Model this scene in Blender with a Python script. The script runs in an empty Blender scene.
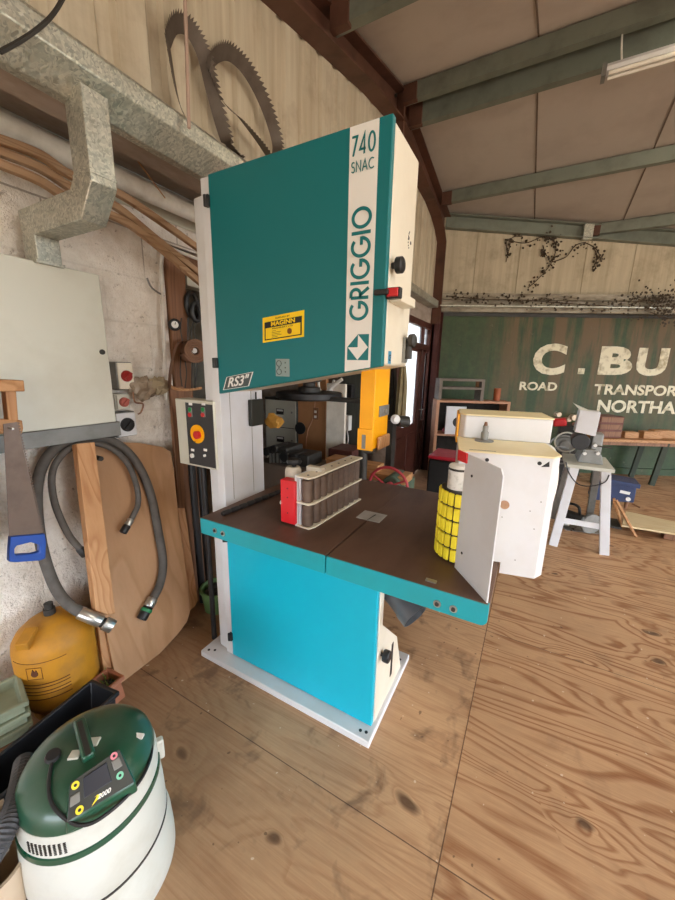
import bpy, bmesh, math, random
from mathutils import Vector, Matrix
random.seed(7)
PI = math.pi
R = math.radians
C = bpy.context.scene.collection
V = Vector

# ------------------------------------------------------------------ camera model
EYE = V((0, 0, 1.55))
PITCH, ROLL, YAW, FPX = R(12.886), R(1.2156), R(28.465), 359.2
fw = V((-math.sin(YAW)*math.cos(PITCH), math.cos(YAW)*math.cos(PITCH), -math.sin(PITCH)))
r0 = V((math.cos(YAW), math.sin(YAW), 0)); u0 = r0.cross(fw)
rt = math.cos(ROLL)*r0 + math.sin(ROLL)*u0
up = -math.sin(ROLL)*r0 + math.cos(ROLL)*u0
def ray(x, y): return fw + rt*((x-337.5)/FPX) - up*((y-450)/FPX)
def at(x, y, ax, v):
    d = ray(x, y); return EYE + d*((v-EYE['XYZ'.index(ax)])/d['XYZ'.index(ax)])
def atp(x, y, p, n):
    d = ray(x, y); n = V(n); return EYE + d*((V(p)-EYE).dot(n)/d.dot(n))
def atd(x, y, dist): return EYE + ray(x, y)*dist

cam = bpy.data.cameras.new('camera'); co = bpy.data.objects.new('camera', cam); C.objects.link(co)
co.matrix_world = Matrix((( rt.x, up.x, -fw.x, EYE.x), (rt.y, up.y, -fw.y, EYE.y), (rt.z, up.z, -fw.z, EYE.z), (0, 0, 0, 1)))
cam.sensor_fit = 'VERTICAL'; cam.sensor_height = 24; cam.lens = FPX/900*24; cam.clip_start = .02
bpy.context.scene.camera = co

# ------------------------------------------------------------------ materials
def lin(h):
    h = h.lstrip('#'); c = [int(h[i:i+2], 16)/255 for i in (0, 2, 4)]
    return tuple(x/12.92 if x <= .04045 else ((x+.055)/1.055)**2.4 for x in c) + (1,)
class NT:
    def __init__(s, name):
        s.m = bpy.data.materials.new(name); s.m.use_nodes = True; s.t = s.m.node_tree
        s.b = s.t.nodes['Principled BSDF']
    def n(s, typ, **k):
        o = s.t.nodes.new(typ)
        for a, v in k.items():
            if hasattr(o, a): setattr(o, a, v)
            else: o.inputs[a.replace('_', ' ')].default_value = v
        return o
    def l(s, a, b): s.t.links.new(a, b)
    def math(s, op, a, b=None):
        o = s.t.nodes.new('ShaderNodeMath'); o.operation = op
        for i, x in enumerate((a, b)):
            if x is None: continue
            if isinstance(x, (int, float)): o.inputs[i].default_value = x
            else: s.l(x, o.inputs[i])
        return o.outputs[0]
    def mix(s, f, a, b):
        o = s.t.nodes.new('ShaderNodeMix'); o.data_type = 'RGBA'
        for i, x in ((0, f), (6, a), (7, b)):
            if isinstance(x, (int, float, tuple)): o.inputs[i].default_value = x
            else: s.l(x, o.inputs[i])
        return o.outputs[2]
    def ramp(s, f, stops):
        o = s.t.nodes.new('ShaderNodeValToRGB'); s.l(f, o.inputs[0]); e = o.color_ramp.elements
        while len(e) < len(stops): e.new(.5)
        for i, (p, c) in enumerate(stops):
            e[i].position = p; e[i].color = c if isinstance(c, tuple) else (c, c, c, 1)
        return o.outputs[0]
    def noise(s, vec, scale, detail=4, rough=.6, dist=0):
        o = s.t.nodes.new('ShaderNodeTexNoise'); s.l(vec, o.inputs['Vector'])
        o.inputs['Scale'].default_value = scale; o.inputs['Detail'].default_value = detail
        o.inputs['Roughness'].default_value = rough; o.inputs['Distortion'].default_value = dist
        return o.outputs[0]
    def vec(s, sc=(1, 1, 1), loc=(0, 0, 0), kind='geo'):
        if kind == 'geo': src = s.t.nodes.new('ShaderNodeNewGeometry').outputs['Position']
        else: src = s.t.nodes.new('ShaderNodeTexCoord').outputs['Object']
        o = s.t.nodes.new('ShaderNodeMapping'); s.l(src, o.inputs[0])
        o.inputs['Scale'].default_value = sc; o.inputs['Location'].default_value = loc
        return o.outputs[0]
    def bump(s, h, st=.3, d=.01):
        o = s.t.nodes.new('ShaderNodeBump'); o.inputs['Strength'].default_value = st; o.inputs['Distance'].default_value = d
        s.l(h, o.inputs['Height']); s.l(o.outputs[0], s.b.inputs['Normal'])
M = {}
def mat(name, col, rough=.5, metal=0, dirt=None, amt=.3, scale=6, stretch=(1, 1, 1), bump=0, emit=0, coat=0, lo=.45, hi=.75, detail=5):
    if name in M: return M[name]
    t = NT(name); c = lin(col)
    t.b.inputs['Roughness'].default_value = rough; t.b.inputs['Metallic'].default_value = metal
    t.b.inputs['Base Color'].default_value = c
    if coat: t.b.inputs['Coat Weight'].default_value = coat
    v = t.vec(stretch, kind='obj')
    d = lin(dirt) if dirt else tuple(x*.6 for x in c[:3])+(1,)
    nz = t.noise(v, scale, detail)
    f = t.math('MULTIPLY', t.ramp(nz, [(lo, 0.), (hi, 1.)]), amt)
    t.l(t.mix(f, c, d), t.b.inputs['Base Color'])
    rr = t.math('ADD', t.math('MULTIPLY', nz, .25), rough-.12); t.l(rr, t.b.inputs['Roughness'])
    if bump: t.bump(nz, bump, .01)
    if emit:
        t.b.inputs['Emission Color'].default_value = c; t.b.inputs['Emission Strength'].default_value = emit
    M[name] = t.m; return t.m

def wood(name, a, b, axis=0, scale=1., rings=14, rough=.6):
    if name in M: return M[name]
    t = NT(name); s = [5*scale]*3; s[axis] = .45*scale
    v = t.vec(tuple(s), kind='obj'); nz = t.noise(v, 1.2, 2, .5, .3)
    w = t.math('FRACT', t.math('MULTIPLY', nz, rings))
    g = t.ramp(w, [(0, 0.), (.55, .35), (.85, 1.), (1, .1)])
    s2 = [90*scale]*3; s2[axis] = 3*scale
    f = t.noise(t.vec(tuple(s2), kind='obj'), 1, 3)
    k = t.math('ADD', t.math('MULTIPLY', g, .55), t.math('MULTIPLY', f, .45))
    t.l(t.mix(k, lin(a), lin(b)), t.b.inputs['Base Color']); t.b.inputs['Roughness'].default_value = rough
    t.bump(f, .15, .003)
    M[name] = t.m; return t.m

def floor_mat():
    t = NT('plywood_floor')
    pos = t.n('ShaderNodeNewGeometry').outputs['Position']
    sep = t.n('ShaderNodeSeparateXYZ'); t.l(pos, sep.inputs[0])
    X, Y = sep.outputs[0], sep.outputs[1]
    gx = t.math('DIVIDE', t.math('ADD', X, .085), 2.44); gy = t.math('DIVIDE', t.math('SUBTRACT', Y, .90), 1.22)
    ix, iy = t.math('FLOOR', gx), t.math('FLOOR', gy)
    idx = t.math('ADD', t.math('MULTIPLY', ix, 7.31), t.math('MULTIPLY', iy, 3.17))
    cmb = t.n('ShaderNodeCombineXYZ')
    t.l(t.math('MULTIPLY', X, .42), cmb.inputs[0]); t.l(t.math('MULTIPLY', Y, 2.7), cmb.inputs[1]); t.l(idx, cmb.inputs[2])
    base = cmb.outputs[0]
    # knots bend the grain
    vor = t.n('ShaderNodeTexVoronoi'); vor.voronoi_dimensions = '2D'; vor.inputs['Scale'].default_value = 1.
    kc = t.n('ShaderNodeCombineXYZ'); t.l(t.math('MULTIPLY', X, 2.1), kc.inputs[0]); t.l(t.math('ADD', t.math('MULTIPLY', Y, 3.2), idx), kc.inputs[1])
    wn = t.n('ShaderNodeTexNoise'); t.l(kc.outputs[0], wn.inputs['Vector']); wn.inputs['Scale'].default_value = 2.2
    ad = t.n('ShaderNodeVectorMath'); ad.operation = 'MULTIPLY_ADD'; t.l(wn.outputs['Color'], ad.inputs[0]); ad.inputs[1].default_value = (.35, .35, 0); t.l(kc.outputs[0], ad.inputs[2])
    t.l(ad.outputs[0], vor.inputs['Vector'])
    vsel = t.n('ShaderNodeSeparateColor'); t.l(vor.outputs['Color'], vsel.inputs[0])
    sel = t.math('GREATER_THAN', vsel.outputs[0], .66)
    kd = vor.outputs['Distance']
    bulge = t.math('MULTIPLY', t.math('MULTIPLY', t.ramp(kd, [(0, 1.), (.1, .5), (.38, 0.)]), sel), .16)
    n1 = t.noise(base, 1.15, 3, .42, .35)
    h = t.math('ADD', n1, bulge)
    w = t.math('FRACT', t.math('MULTIPLY', h, 21))
    ring = t.ramp(w, [(0, .1), (.5, .1), (.78, .95), (.9, .75), (1, .1)])
    fc = t.n('ShaderNodeCombineXYZ'); t.l(t.math('MULTIPLY', X, 6), fc.inputs[0]); t.l(t.math('MULTIPLY', Y, 170), fc.inputs[1]); t.l(idx, fc.inputs[2])
    fine = t.noise(fc.outputs[0], 1, 3)
    big = t.noise(t.vec((.6, 1.3, 1), (3, 1, 0)), 1.7, 3)
    side = t.ramp(t.math('ADD', t.math('MULTIPLY', X, .2), .5), [(.482, .35), (.484, 1.)])
    k = t.math('ADD', t.math('MULTIPLY', t.math('MULTIPLY', ring, side), t.math('ADD', .35, t.math('MULTIPLY', big, .9))), t.math('MULTIPLY', t.math('SUBTRACT', fine, .42), .9))
    col = t.mix(k, lin('#d0ab84'), lin('#8a552f'))
    # sheet tone
    wh = t.n('ShaderNodeTexWhiteNoise'); wh.noise_dimensions = '1D'; t.l(idx, wh.inputs['W'])
    col = t.mix(t.math('MULTIPLY', wh.outputs['Value'], .35), col, lin('#b98a5e'))
    # knots
    kn = t.math('MULTIPLY', t.ramp(kd, [(0, 1.), (.03, .9), (.075, 0.)]), sel)
    col = t.mix(t.math('MULTIPLY', kn, .85), col, lin('#3c2414'))
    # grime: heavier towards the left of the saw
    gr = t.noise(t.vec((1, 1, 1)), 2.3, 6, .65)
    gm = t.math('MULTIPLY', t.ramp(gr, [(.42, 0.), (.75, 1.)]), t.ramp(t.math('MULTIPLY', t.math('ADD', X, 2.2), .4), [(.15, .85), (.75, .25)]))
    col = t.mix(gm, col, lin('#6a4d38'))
    ld = t.ramp(t.math('MULTIPLY', t.math('ADD', X, 2.2), .4), [(.1, .7), (.8, 0.)])  # smooth brown tone, stronger towards the left
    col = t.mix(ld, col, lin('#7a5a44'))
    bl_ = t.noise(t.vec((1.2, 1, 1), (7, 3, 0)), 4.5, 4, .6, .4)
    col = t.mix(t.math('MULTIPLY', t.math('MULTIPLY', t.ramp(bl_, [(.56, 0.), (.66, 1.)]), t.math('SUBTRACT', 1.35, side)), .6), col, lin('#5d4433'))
    # paint flecks
    fl = t.noise(t.vec((1, 1, 1)), 38, 1, .4); fl2 = t.ramp(fl, [(.765, 0.), (.78, 1.)])
    col = t.mix(t.math('MULTIPLY', fl2, .6), col, lin('#e9dcc6'))
    dk = t.noise(t.vec((1, 1, 1), (5, 9, 2)), 30, 1, .4); col = t.mix(t.math('MULTIPLY', t.ramp(dk, [(.76, 0.), (.78, 1.)]), .6), col, lin('#4a3322'))
    # seams
    fx = t.math('ABSOLUTE', t.math('SUBTRACT', t.math('FRACT', t.math('ADD', gx, .5)), .5)); fy = t.math('ABSOLUTE', t.math('SUBTRACT', t.math('FRACT', t.math('ADD', gy, .5)), .5))
    sx = t.math('LESS_THAN', fx, .0009); sy = t.math('LESS_THAN', fy, .0016)
    seam = t.math('MAXIMUM', sx, sy)
    col = t.mix(t.math('MULTIPLY', seam, .8), col, lin('#4b2f1c'))
    t.l(col, t.b.inputs['Base Color']); t.b.inputs['Roughness'].default_value = .62
    t.bump(t.math('SUBTRACT', t.math('MULTIPLY', ring, -.3), seam), .25, .004)
    return t.m

def block_mat():
    t = NT('whitewashed_block')
    a = t.noise(t.vec(), 5, 7, .7); b = t.noise(t.vec(loc=(3, 4, 5)), 24, 5, .7)
    col = t.mix(t.ramp(a, [(.4, 0.), (.72, 1.)]), lin('#f6f0e7'), lin('#d9cdbe'))
    col = t.mix(t.math('MULTIPLY', t.ramp(b, [(.62, 0.), (.68, 1.)]), .6), col, lin('#7d6b58'))
    sep = t.n('ShaderNodeSeparateXYZ'); g = t.n('ShaderNodeNewGeometry'); t.l(g.outputs['Position'], sep.inputs[0])
    zz = t.math('DIVIDE', sep.outputs[2], .235); fz = t.math('LESS_THAN', t.math('ABSOLUTE', t.math('SUBTRACT', t.math('FRACT', zz), .5)), .018)
    st = t.math('MULTIPLY', t.math('FRACT', t.math('MULTIPLY', t.math('FLOOR', t.math('ADD', zz, .5)), .5)), 1.)
    fy = t.math('LESS_THAN', t.math('ABSOLUTE', t.math('SUBTRACT', t.math('FRACT', t.math('ADD', t.math('DIVIDE', sep.outputs[1], .45), st)), .5)), .008)
    j = t.math('MULTIPLY', t.math('MAXIMUM', fz, fy), t.ramp(t.math('MULTIPLY', sep.outputs[2], .4), [(.80, .08), (.84, .6)]))
    col = t.mix(j, col, lin('#7c6b58'))
    t.l(col, t.b.inputs['Base Color']); t.b.inputs['Roughness'].default_value = .9
    t.bump(t.math('SUBTRACT', t.math('ADD', a, t.math('MULTIPLY', b, .6)), j), .9, .03)
    return t.m

def streak_mat(name, a, b, c, ax=1, corr=.0):
    t = NT(name); s = [14, 14, 14]; s[2] = .8
    n1 = t.noise(t.vec(tuple(s)), 1, 4, .6); n2 = t.noise(t.vec(), 3, 5, .7)
    col = t.mix(t.ramp(n1, [(.35, 0.), (.7, 1.)]), lin(a), lin(b))
    col = t.mix(t.math('MULTIPLY', t.ramp(n2, [(.5, 0.), (.75, 1.)]), .55), col, lin(c))
    t.l(col, t.b.inputs['Base Color']); t.b.inputs['Roughness'].default_value = .65
    t.bump(n1, .1, .005)
    return t.m

def galv_mat():
    t = NT('galvanised_steel'); vo = t.n('ShaderNodeTexVoronoi'); vo.inputs['Scale'].default_value = 130
    wn = t.noise(t.vec(), 18, 3); ad = t.n('ShaderNodeVectorMath'); ad.operation = 'MULTIPLY_ADD'
    cx = t.n('ShaderNodeCombineXYZ'); 
    for i in range(3): t.l(wn, cx.inputs[i])
    t.l(cx.outputs[0], ad.inputs[0]); ad.inputs[1].default_value = (.06, .06, .06); t.l(t.vec(), ad.inputs[2]); t.l(ad.outputs[0], vo.inputs['Vector'])
    sc = t.n('ShaderNodeSeparateColor'); t.l(vo.outputs['Color'], sc.inputs[0])
    col = t.mix(sc.outputs[0], lin('#a2a59c'), lin('#d6d5c8'))
    dn = t.noise(t.vec(loc=(2, 2, 2)), 4, 5)
    col = t.mix(t.math('MULTIPLY', t.ramp(dn, [(.45, 0.), (.7, 1.)]), .45), col, lin('#7a6f5e'))
    t.l(col, t.b.inputs['Base Color']); t.b.inputs['Metallic'].default_value = .75
    t.l(t.math('ADD', t.math('MULTIPLY', sc.outputs[1], .3), .32), t.b.inputs['Roughness'])
    t.bump(sc.outputs[2], .12, .002)
    M['galv'] = t.m; return t.m

def container_mat():
    t = NT('weathered_green_steel')
    n1 = t.noise(t.vec((3.2, 3.2, .35)), 1.1, 6, .65); n2 = t.noise(t.vec(loc=(1, 7, 3)), 1.3, 4); n3 = t.noise(t.vec(), 9, 6, .75)
    col = t.mix(t.ramp(n3, [(.35, 0.), (.7, 1.)]), lin('#344c26'), lin('#203317'))
    # rust washes run down from the roof gutter
    sep = t.n('ShaderNodeSeparateXYZ'); g = t.n('ShaderNodeNewGeometry'); t.l(g.outputs['Position'], sep.inputs[0])
    hz = t.ramp(t.math('DIVIDE', sep.outputs[2], 2.6), [(.2, .1), (.5, .7), (1., 1.)])
    xs = t.ramp(t.math('MULTIPLY', t.math('ADD', sep.outputs[0], 1.4), .4), [(.22, .1), (.42, 1.)])
    rf = t.math('MULTIPLY', t.math('MULTIPLY', t.ramp(n1, [(.43, 0.), (.55, 1.)]), hz), xs)
    col = t.mix(t.math('MULTIPLY', rf, .95), col, lin('#6d5436'))
    col = t.mix(t.math('MULTIPLY', t.ramp(n3, [(.62, 0.), (.7, 1.)]), .35), col, lin('#8a8a68'))
    t.l(col, t.b.inputs['Base Color']); t.b.inputs['Roughness'].default_value = .6
    return t.m

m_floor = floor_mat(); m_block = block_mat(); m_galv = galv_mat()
m_clad = streak_mat('stained_cream_cladding', '#cfc6b2', '#b3a68f', '#8d7a62')
m_roof = mat('brown_roof_lining', '#bcb3a9', .7, 0, '#9d9187', .5, 2.2, bump=.15)
m_farclad = streak_mat('cream_side_cladding', '#c9bea6', '#b0a48c', '#857860')
m_cont = container_mat()
m_rust = mat('red_oxide_steel', '#4a1f19', .6, 0, '#2b1411', .7, 5, bump=.2)
m_rafter = mat('brown_painted_rafter', '#5b3a2c', .6, 0, '#33221b', .7, 4, bump=.2)
m_purlin = mat('green_grey_purlin', '#7a8075', .5, .2, '#585850', .6, 5)
m_teal = mat('teal_paint_dim', '#006f74', .5, 0, '#00666b', .3, 2)  # saw teal on the upper door, colour darkened for the weaker light there
m_tealL = mat('teal_paint_lit', '#02b4cf', .4, 0, '#04a6c0', .3, 2)  # same saw teal on the lower door, daylight brightness put into the colour
m_tealT = mat('table_trim_teal', '#159fac', .42, 0, '#2d8a8c', .4, 5)
m_cream = mat('cream_machine_paint', '#e6decb', .42, 0, '#c8baa0', .35, 4)
m_white = mat('white_machine_paint', '#dcdde0', .4, 0, '#bdb6a8', .3, 5)
m_panel = mat('light_grey_paint', '#cdcdc0', .45, 0, '#b5ad98', .5, 3)
m_table = mat('rust_brown_cast_iron', '#6b5143', .5, .25, '#4c3a32', .7, 7, stretch=(1, .35, 1), bump=.05)
m_black = mat('black_plastic', '#1b1b1d', .45, 0, '#3a3836', .3, 10)
m_dark = mat('dark_grey_metal', '#3b3936', .5, .3, '#221f1c', .5, 10, bump=.1)
m_grey = mat('mid_grey_metal', '#8a8a86', .45, .4, '#5c5853', .5, 8)
m_steel = mat('bright_steel', '#c4c4c0', .3, .9, '#8d8a84', .4, 12)
m_red = mat('red_paint', '#d8222c', .4, 0, '#a11a20', .3, 8)
m_redb = mat('red_plastic', '#c92a2e', .35, 0, '#8f1c1e', .3, 20)
m_green = mat('green_button_plastic', '#1b8a4a', .35)
m_yellow = mat('yellow_paint', '#ffb200', .42, 0, '#d88d06', .4, 5)
m_yelp = mat('bright_yellow_rubber', '#f9e535', .5, 0, '#c9ab1a', .4, 12)
m_stripe = mat('white_vinyl', '#e9e8e4', .4, 0, '#cfcac0', .2, 4)
m_ink = mat('black_ink', '#17181a', .5)
m_wood = wood('pale_timber', '#c99a6c', '#a0683a', 2)
m_woody = wood('pale_timber_lying', '#c99a6c', '#a0683a', 1)
m_woodx = wood('pale_timber_across', '#c39466', '#93602f', 0)
m_ply = wood('leaning_plywood', '#b98f6a', '#a1774f', 2, .8, 5)
m_dkwood = wood('dark_timber', '#94694a', '#63402a', 2)
m_mould = wood('aged_moulding', '#b39271', '#7d5a3b', 1)
m_redwood = mat('red_brown_joinery', '#4a2218', .45, 0, '#2a130e', .6, 5)
m_hose = mat('grey_rubber_hose', '#57524d', .7, 0, '#3f3b37', .6, 25, bump=.25)
m_gas = mat('dusty_orange_yellow_steel', '#c08418', .6, 0, '#7d5e3c', .85, 5)
m_vacg = mat('dark_green_glossy_plastic', '#1b4f39', .3, 0, '#47594c', .7, 7, coat=.3)
m_vacw = mat('off_white_plastic', '#cfd0c8', .4, 0, '#a8a18c', .5, 5)
m_blue = mat('blue_plastic', '#2450a8', .4, 0, '#1b3a7c', .4, 12)
m_rustsaw = mat('tarnished_saw_steel', '#75645a', .5, .3, '#51423a', .6, 10)
m_terra = mat('terracotta_plastic', '#a5694d', .6, 0, '#7c4c38', .4, 8)
m_sage = mat('sage_green_plastic', '#8d947c', .6, 0, '#6a6f5a', .5, 8)
m_pot = mat('green_glazed_plastic', '#5f7f4c', .5, 0, '#4a6540', .4, 8)
m_pipe = mat('white_pvc_pipe', '#e6e3dc', .35, 0, '#8f8371', .6, 6)
m_soff = mat('dusty_brown_soffit', '#a5968a', .85, 0, '#6d5b4c', .8, 7, stretch=(1, .4, 1), bump=.6)
m_card = mat('brown_board', '#a87850', .65, 0, '#8a5f3d', .4, 5)
m_leaf = mat('dry_ivy', '#3b3024', .8, 0, '#52442c', .6, 20)
m_vine = mat('ivy_stem', '#4a3c2e', .9)
m_cloth = mat('khaki_cloth', '#837656', .9, 0, '#5b503a', .6, 12, bump=.4)
m_dcloth = mat('dark_cloth', '#2a2724', .95, 0, '#16140f', .5, 12, bump=.4)
m_letter = mat('worn_cream_lettering', '#e3dcc0', .6, 0, '#8d7d50', .75, 9, lo=.48, hi=.66)

# ------------------------------------------------------------------ mesh building
WM = {}
class MB:
    def __init__(s): s.b = bmesh.new()
    def face(s, vs):
        try: return s.b.faces.new(vs)
        except ValueError: return None
    def hexa(s, P):
        v = [s.b.verts.new(p) for p in P]
        for f in ((0,3,2,1),(4,5,6,7),(0,1,5,4),(1,2,6,5),(2,3,7,6),(3,0,4,7)): s.face([v[i] for i in f])
        return s
    def box(s, a, b):
        x0,x1 = sorted((a[0],b[0])); y0,y1 = sorted((a[1],b[1])); z0,z1 = sorted((a[2],b[2]))
        return s.hexa([(x0,y0,z0),(x1,y0,z0),(x1,y1,z0),(x0,y1,z0),(x0,y0,z1),(x1,y0,z1),(x1,y1,z1),(x0,y1,z1)])
    def obox(s, c, u, v, w):   # centre and three half vectors
        c,u,v,w = V(c),V(u),V(v),V(w)
        return s.hexa([c-u-v-w,c+u-v-w,c+u+v-w,c-u+v-w,c-u-v+w,c+u-v+w,c+u+v+w,c-u+v+w])
    def bar(s, p, q, w, h, upv=(0,0,1)):
        p,q = V(p),V(q); d = (q-p); n = d.normalized(); sd = n.cross(V(upv)).normalized(); u = sd.cross(n)
        return s.obox((p+q)/2, d/2, sd*(w/2), u*(h/2))
    def prism(s, pts, off):
        pts = [V(p) for p in pts]; off = V(off)
        a = [s.b.verts.new(p) for p in pts]; b = [s.b.verts.new(p+off) for p in pts]; n = len(pts)
        s.face(a[::-1]); s.face(b)
        for i in range(n): s.face([a[i], a[(i+1)%n], b[(i+1)%n], b[i]])
        return s
    def cyl(s, p, q, r, r2=None, n=24, cap=True):
        p,q = V(p),V(q); r2 = r if r2 is None else r2; d = (q-p).normalized()
        u = d.orthogonal().normalized(); w = d.cross(u)
        A = [s.b.verts.new(p+(u*math.cos(t)+w*math.sin(t))*r) for t in [2*PI*i/n for i in range(n)]]
        B = [s.b.verts.new(q+(u*math.cos(t)+w*math.sin(t))*r2) for t in [2*PI*i/n for i in range(n)]]
        for i in range(n): s.face([A[i],A[(i+1)%n],B[(i+1)%n],B[i]])
        if cap: s.face(A[::-1]); s.face(B)
        return s
    def lathe(s, prof, o, ax=(0,0,1), n=40, sx=1, sy=1):
        o = V(o); ax = V(ax).normalized(); u = V((1,0,0)) if abs(ax.z) > .99 else ax.orthogonal().normalized(); w = ax.cross(u)
        rings = []
        for r, z in prof:
            if r < 1e-5: rings.append([s.b.verts.new(o+ax*z)])
            else: rings.append([s.b.verts.new(o+ax*z+u*(r*sx*math.cos(t))+w*(r*sy*math.sin(t))) for t in [2*PI*i/n for i in range(n)]])
        for A, B in zip(rings, rings[1:]):
            for i in range(n):
                j = (i+1) % n
                if len(A) == 1 and len(B) == 1: continue
                if len(A) == 1: s.face([A[0], B[j], B[i]])
                elif len(B) == 1: s.face([A[i], A[j], B[0]])
                else: s.face([A[i], A[j], B[j], B[i]])
        return s
    def tube(s, pts, r, n=10, closed=False, cap=True, rib=0):
        pts = [V(p) for p in pts]; N = len(pts); T = []
        for i in range(N):
            a = pts[(i-1) % N] if (closed or i) else pts[i]; b = pts[(i+1) % N] if (closed or i < N-1) else pts[i]
            T.append((b-a).normalized())
        u = T[0].orthogonal().normalized(); rings = []
        for i in range(N):
            u = (u - T[i]*u.dot(T[i])).normalized(); w = T[i].cross(u)
            rr = (r[i] if isinstance(r, (list, tuple)) else r) * (1 + (rib if i % 2 else 0))
            rings.append([s.b.verts.new(pts[i]+(u*math.cos(t)+w*math.sin(t))*rr) for t in [2*PI*k/n for k in range(n)]])
        for i in range(N if closed else N-1):
            A, B = rings[i], rings[(i+1) % N]
            for k in range(n): s.face([A[k], A[(k+1)%n], B[(k+1)%n], B[k]])
        if cap and not closed: s.face(rings[0][::-1]); s.face(rings[-1])
        return s
    def sweep(s, pts, w, h, side):  # rectangular duct with mitred joints, side = constant side vector
        pts = [V(p) for p in pts]; side = V(side).normalized(); R_ = []
        for i, p in enumerate(pts):
            a = (pts[i]-pts[i-1]).normalized() if i else None; b = (pts[i+1]-pts[i]).normalized() if i < len(pts)-1 else None
            if a is None: n = side.cross(b).normalized(); k = 1
            elif b is None: n = side.cross(a).normalized(); k = 1
            else:
                na, nb = side.cross(a).normalized(), side.cross(b).normalized(); n = (na+nb).normalized(); k = 1/max(.3, n.dot(na))
            R_.append([s.b.verts.new(p+side*(w/2*x)+n*(h/2*k*y)) for x, y in ((-1,-1),(1,-1),(1,1),(-1,1))])
        for A, B in zip(R_, R_[1:]):
            for k in range(4): s.face([A[k], A[(k+1)%4], B[(k+1)%4], B[k]])
        s.face(R_[0][::-1]); s.face(R_[-1]); return s
    def build(s, name, m, parent=None, bevel=0, ang=35, seg=2, kind=None, origin=None):
        b = s.b
        bmesh.ops.recalc_face_normals(b, faces=b.faces)
        for e in b.edges:
            if len(e.link_faces) == 2: e.smooth = e.calc_face_angle(0) < R(ang)
            else: e.smooth = False
        for f in b.faces: f.smooth = True
        if parent is not None: mw = WM[parent.name]
        else:
            if origin is None:
                xs = [v.co for v in b.verts]
                origin = ((min(v.x for v in xs)+max(v.x for v in xs))/2, (min(v.y for v in xs)+max(v.y for v in xs))/2, min(v.z for v in xs))
            mw = Matrix.Translation(origin)
        b.transform(mw.inverted())
        me = bpy.data.meshes.new(name); b.to_mesh(me); b.free(); me.materials.append(m)
        o = bpy.data.objects.new(name, me); C.objects.link(o)
        if parent is not None: o.parent = parent
        else: o.matrix_world = mw
        WM[o.name] = mw
        if bevel:
            md = o.modifiers.new('bevel', 'BEVEL'); md.width = bevel; md.segments = seg; md.limit_method = 'ANGLE'; md.angle_limit = R(40); md.harden_normals = False
        if kind: o['kind'] = kind
        return o
def thing(name, label, cat, loc, rz=0, group=None):
    o = bpy.data.objects.new(name, None); C.objects.link(o); o.empty_display_size = .1
    o.location = loc; o.rotation_euler = (0, 0, rz)
    WM[o.name] = Matrix.Translation(loc) @ Matrix.Rotation(rz, 4, 'Z')
    o['label'] = label; o['category'] = cat
    if group: o['group'] = group
    return o
def tag(o, label, cat, group=None):
    o['label'] = label; o['category'] = cat
    if group: o['group'] = group
    return o
def BX(a, b): return MB().box(a, b)
def struct(mb, name, m, **k): return mb.build(name, m, kind='structure', **k)
def smooth_path(pts, k=6):
    pts = [V(p) for p in pts]; out = []
    for i in range(len(pts)-1):
        p0 = pts[max(i-1, 0)]; p1 = pts[i]; p2 = pts[i+1]; p3 = pts[min(i+2, len(pts)-1)]
        for j in range(k):
            t = j/k; out.append(.5*((2*p1)+(p2-p0)*t+(2*p0-5*p1+4*p2-p3)*t*t+(3*p1-p0-3*p2+p3)*t**3))
    out.append(pts[-1]); return out

def text(body, o, u, v, W, H, m, parent, depth=.001, bold=0, name='lettering', shear=0):
    """lettering fitted to a W x H box at o, running along u, upright along v"""
    cu = bpy.data.curves.new('t', 'FONT'); cu.body = body; cu.size = 1; cu.offset = bold; cu.resolution_u = 4; cu.shear = shear
    to = bpy.data.objects.new('t', cu); C.objects.link(to); dg = bpy.context.evaluated_depsgraph_get()
    me = bpy.data.meshes.new_from_object(to.evaluated_get(dg)); bpy.data.objects.remove(to)
    xs = [q.co.x for q in me.vertices]; ys = [q.co.y for q in me.vertices]
    x0, x1, y0, y1 = min(xs), max(xs), min(ys), max(ys)
    b = bmesh.new(); b.from_mesh(me); bpy.data.meshes.remove(me)
    u = V(u).normalized(); v = V(v).normalized(); n = u.cross(v)
    for q in b.verts: q.co = V(o)+u*((q.co.x-x0)/(x1-x0)*W)+v*((q.co.y-y0)/(y1-y0)*H)
    r = bmesh.ops.extrude_face_region(b, geom=b.faces[:])
    for q in [e for e in r['geom'] if isinstance(e, bmesh.types.BMVert)]: q.co += n*depth
    mb = MB(); mb.b.free(); mb.b = b
    return mb.build(name, m, parent)

def arc(cx, cy, rx, ry, a0, a1, n=18):
    return [(cx+rx*math.cos(R(a0+(a1-a0)*i/n)), cy+ry*math.sin(R(a0+(a1-a0)*i/n))) for i in range(n+1)]
GL = {  # thin geometric capitals: width, strokes (height 1)
 'G': (.98, [arc(.5,.5,.45,.45,48,346,28)+[(.937,.47),(.60,.47)]]), 'R': (.62, [[(.08,0),(.08,.95)], [(.08,.95)]+arc(.28,.70,.25,.25,90,-90)+[(.08,.45)], [(.22,.45),(.58,0)]]),
 'I': (.2, [[(.1,0),(.1,1)]]), 'O': (1.0, [arc(.5,.5,.45,.45,0,360,36)]),
 '7': (.6, [[(.05,.94),(.54,.94),(.18,0)]]), '4': (.68, [[(.62,.26),(.07,.26),(.48,.98),(.48,0)]]), '0': (.68, [arc(.34,.5,.27,.45,0,360,30)]),
 'S': (.55, [arc(.28,.73,.21,.21,30,270,14)+arc(.27,.27,.22,.24,90,-150,14)]), 'N': (.78, [[(.07,0),(.07,.95),(.7,.05),(.7,1)]]),
 'A': (.78, [[(.03,0),(.39,.97),(.75,0)],[(.17,.33),(.61,.33)]]), 'C': (.86, [arc(.48,.5,.42,.45,48,312,24)])}
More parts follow.
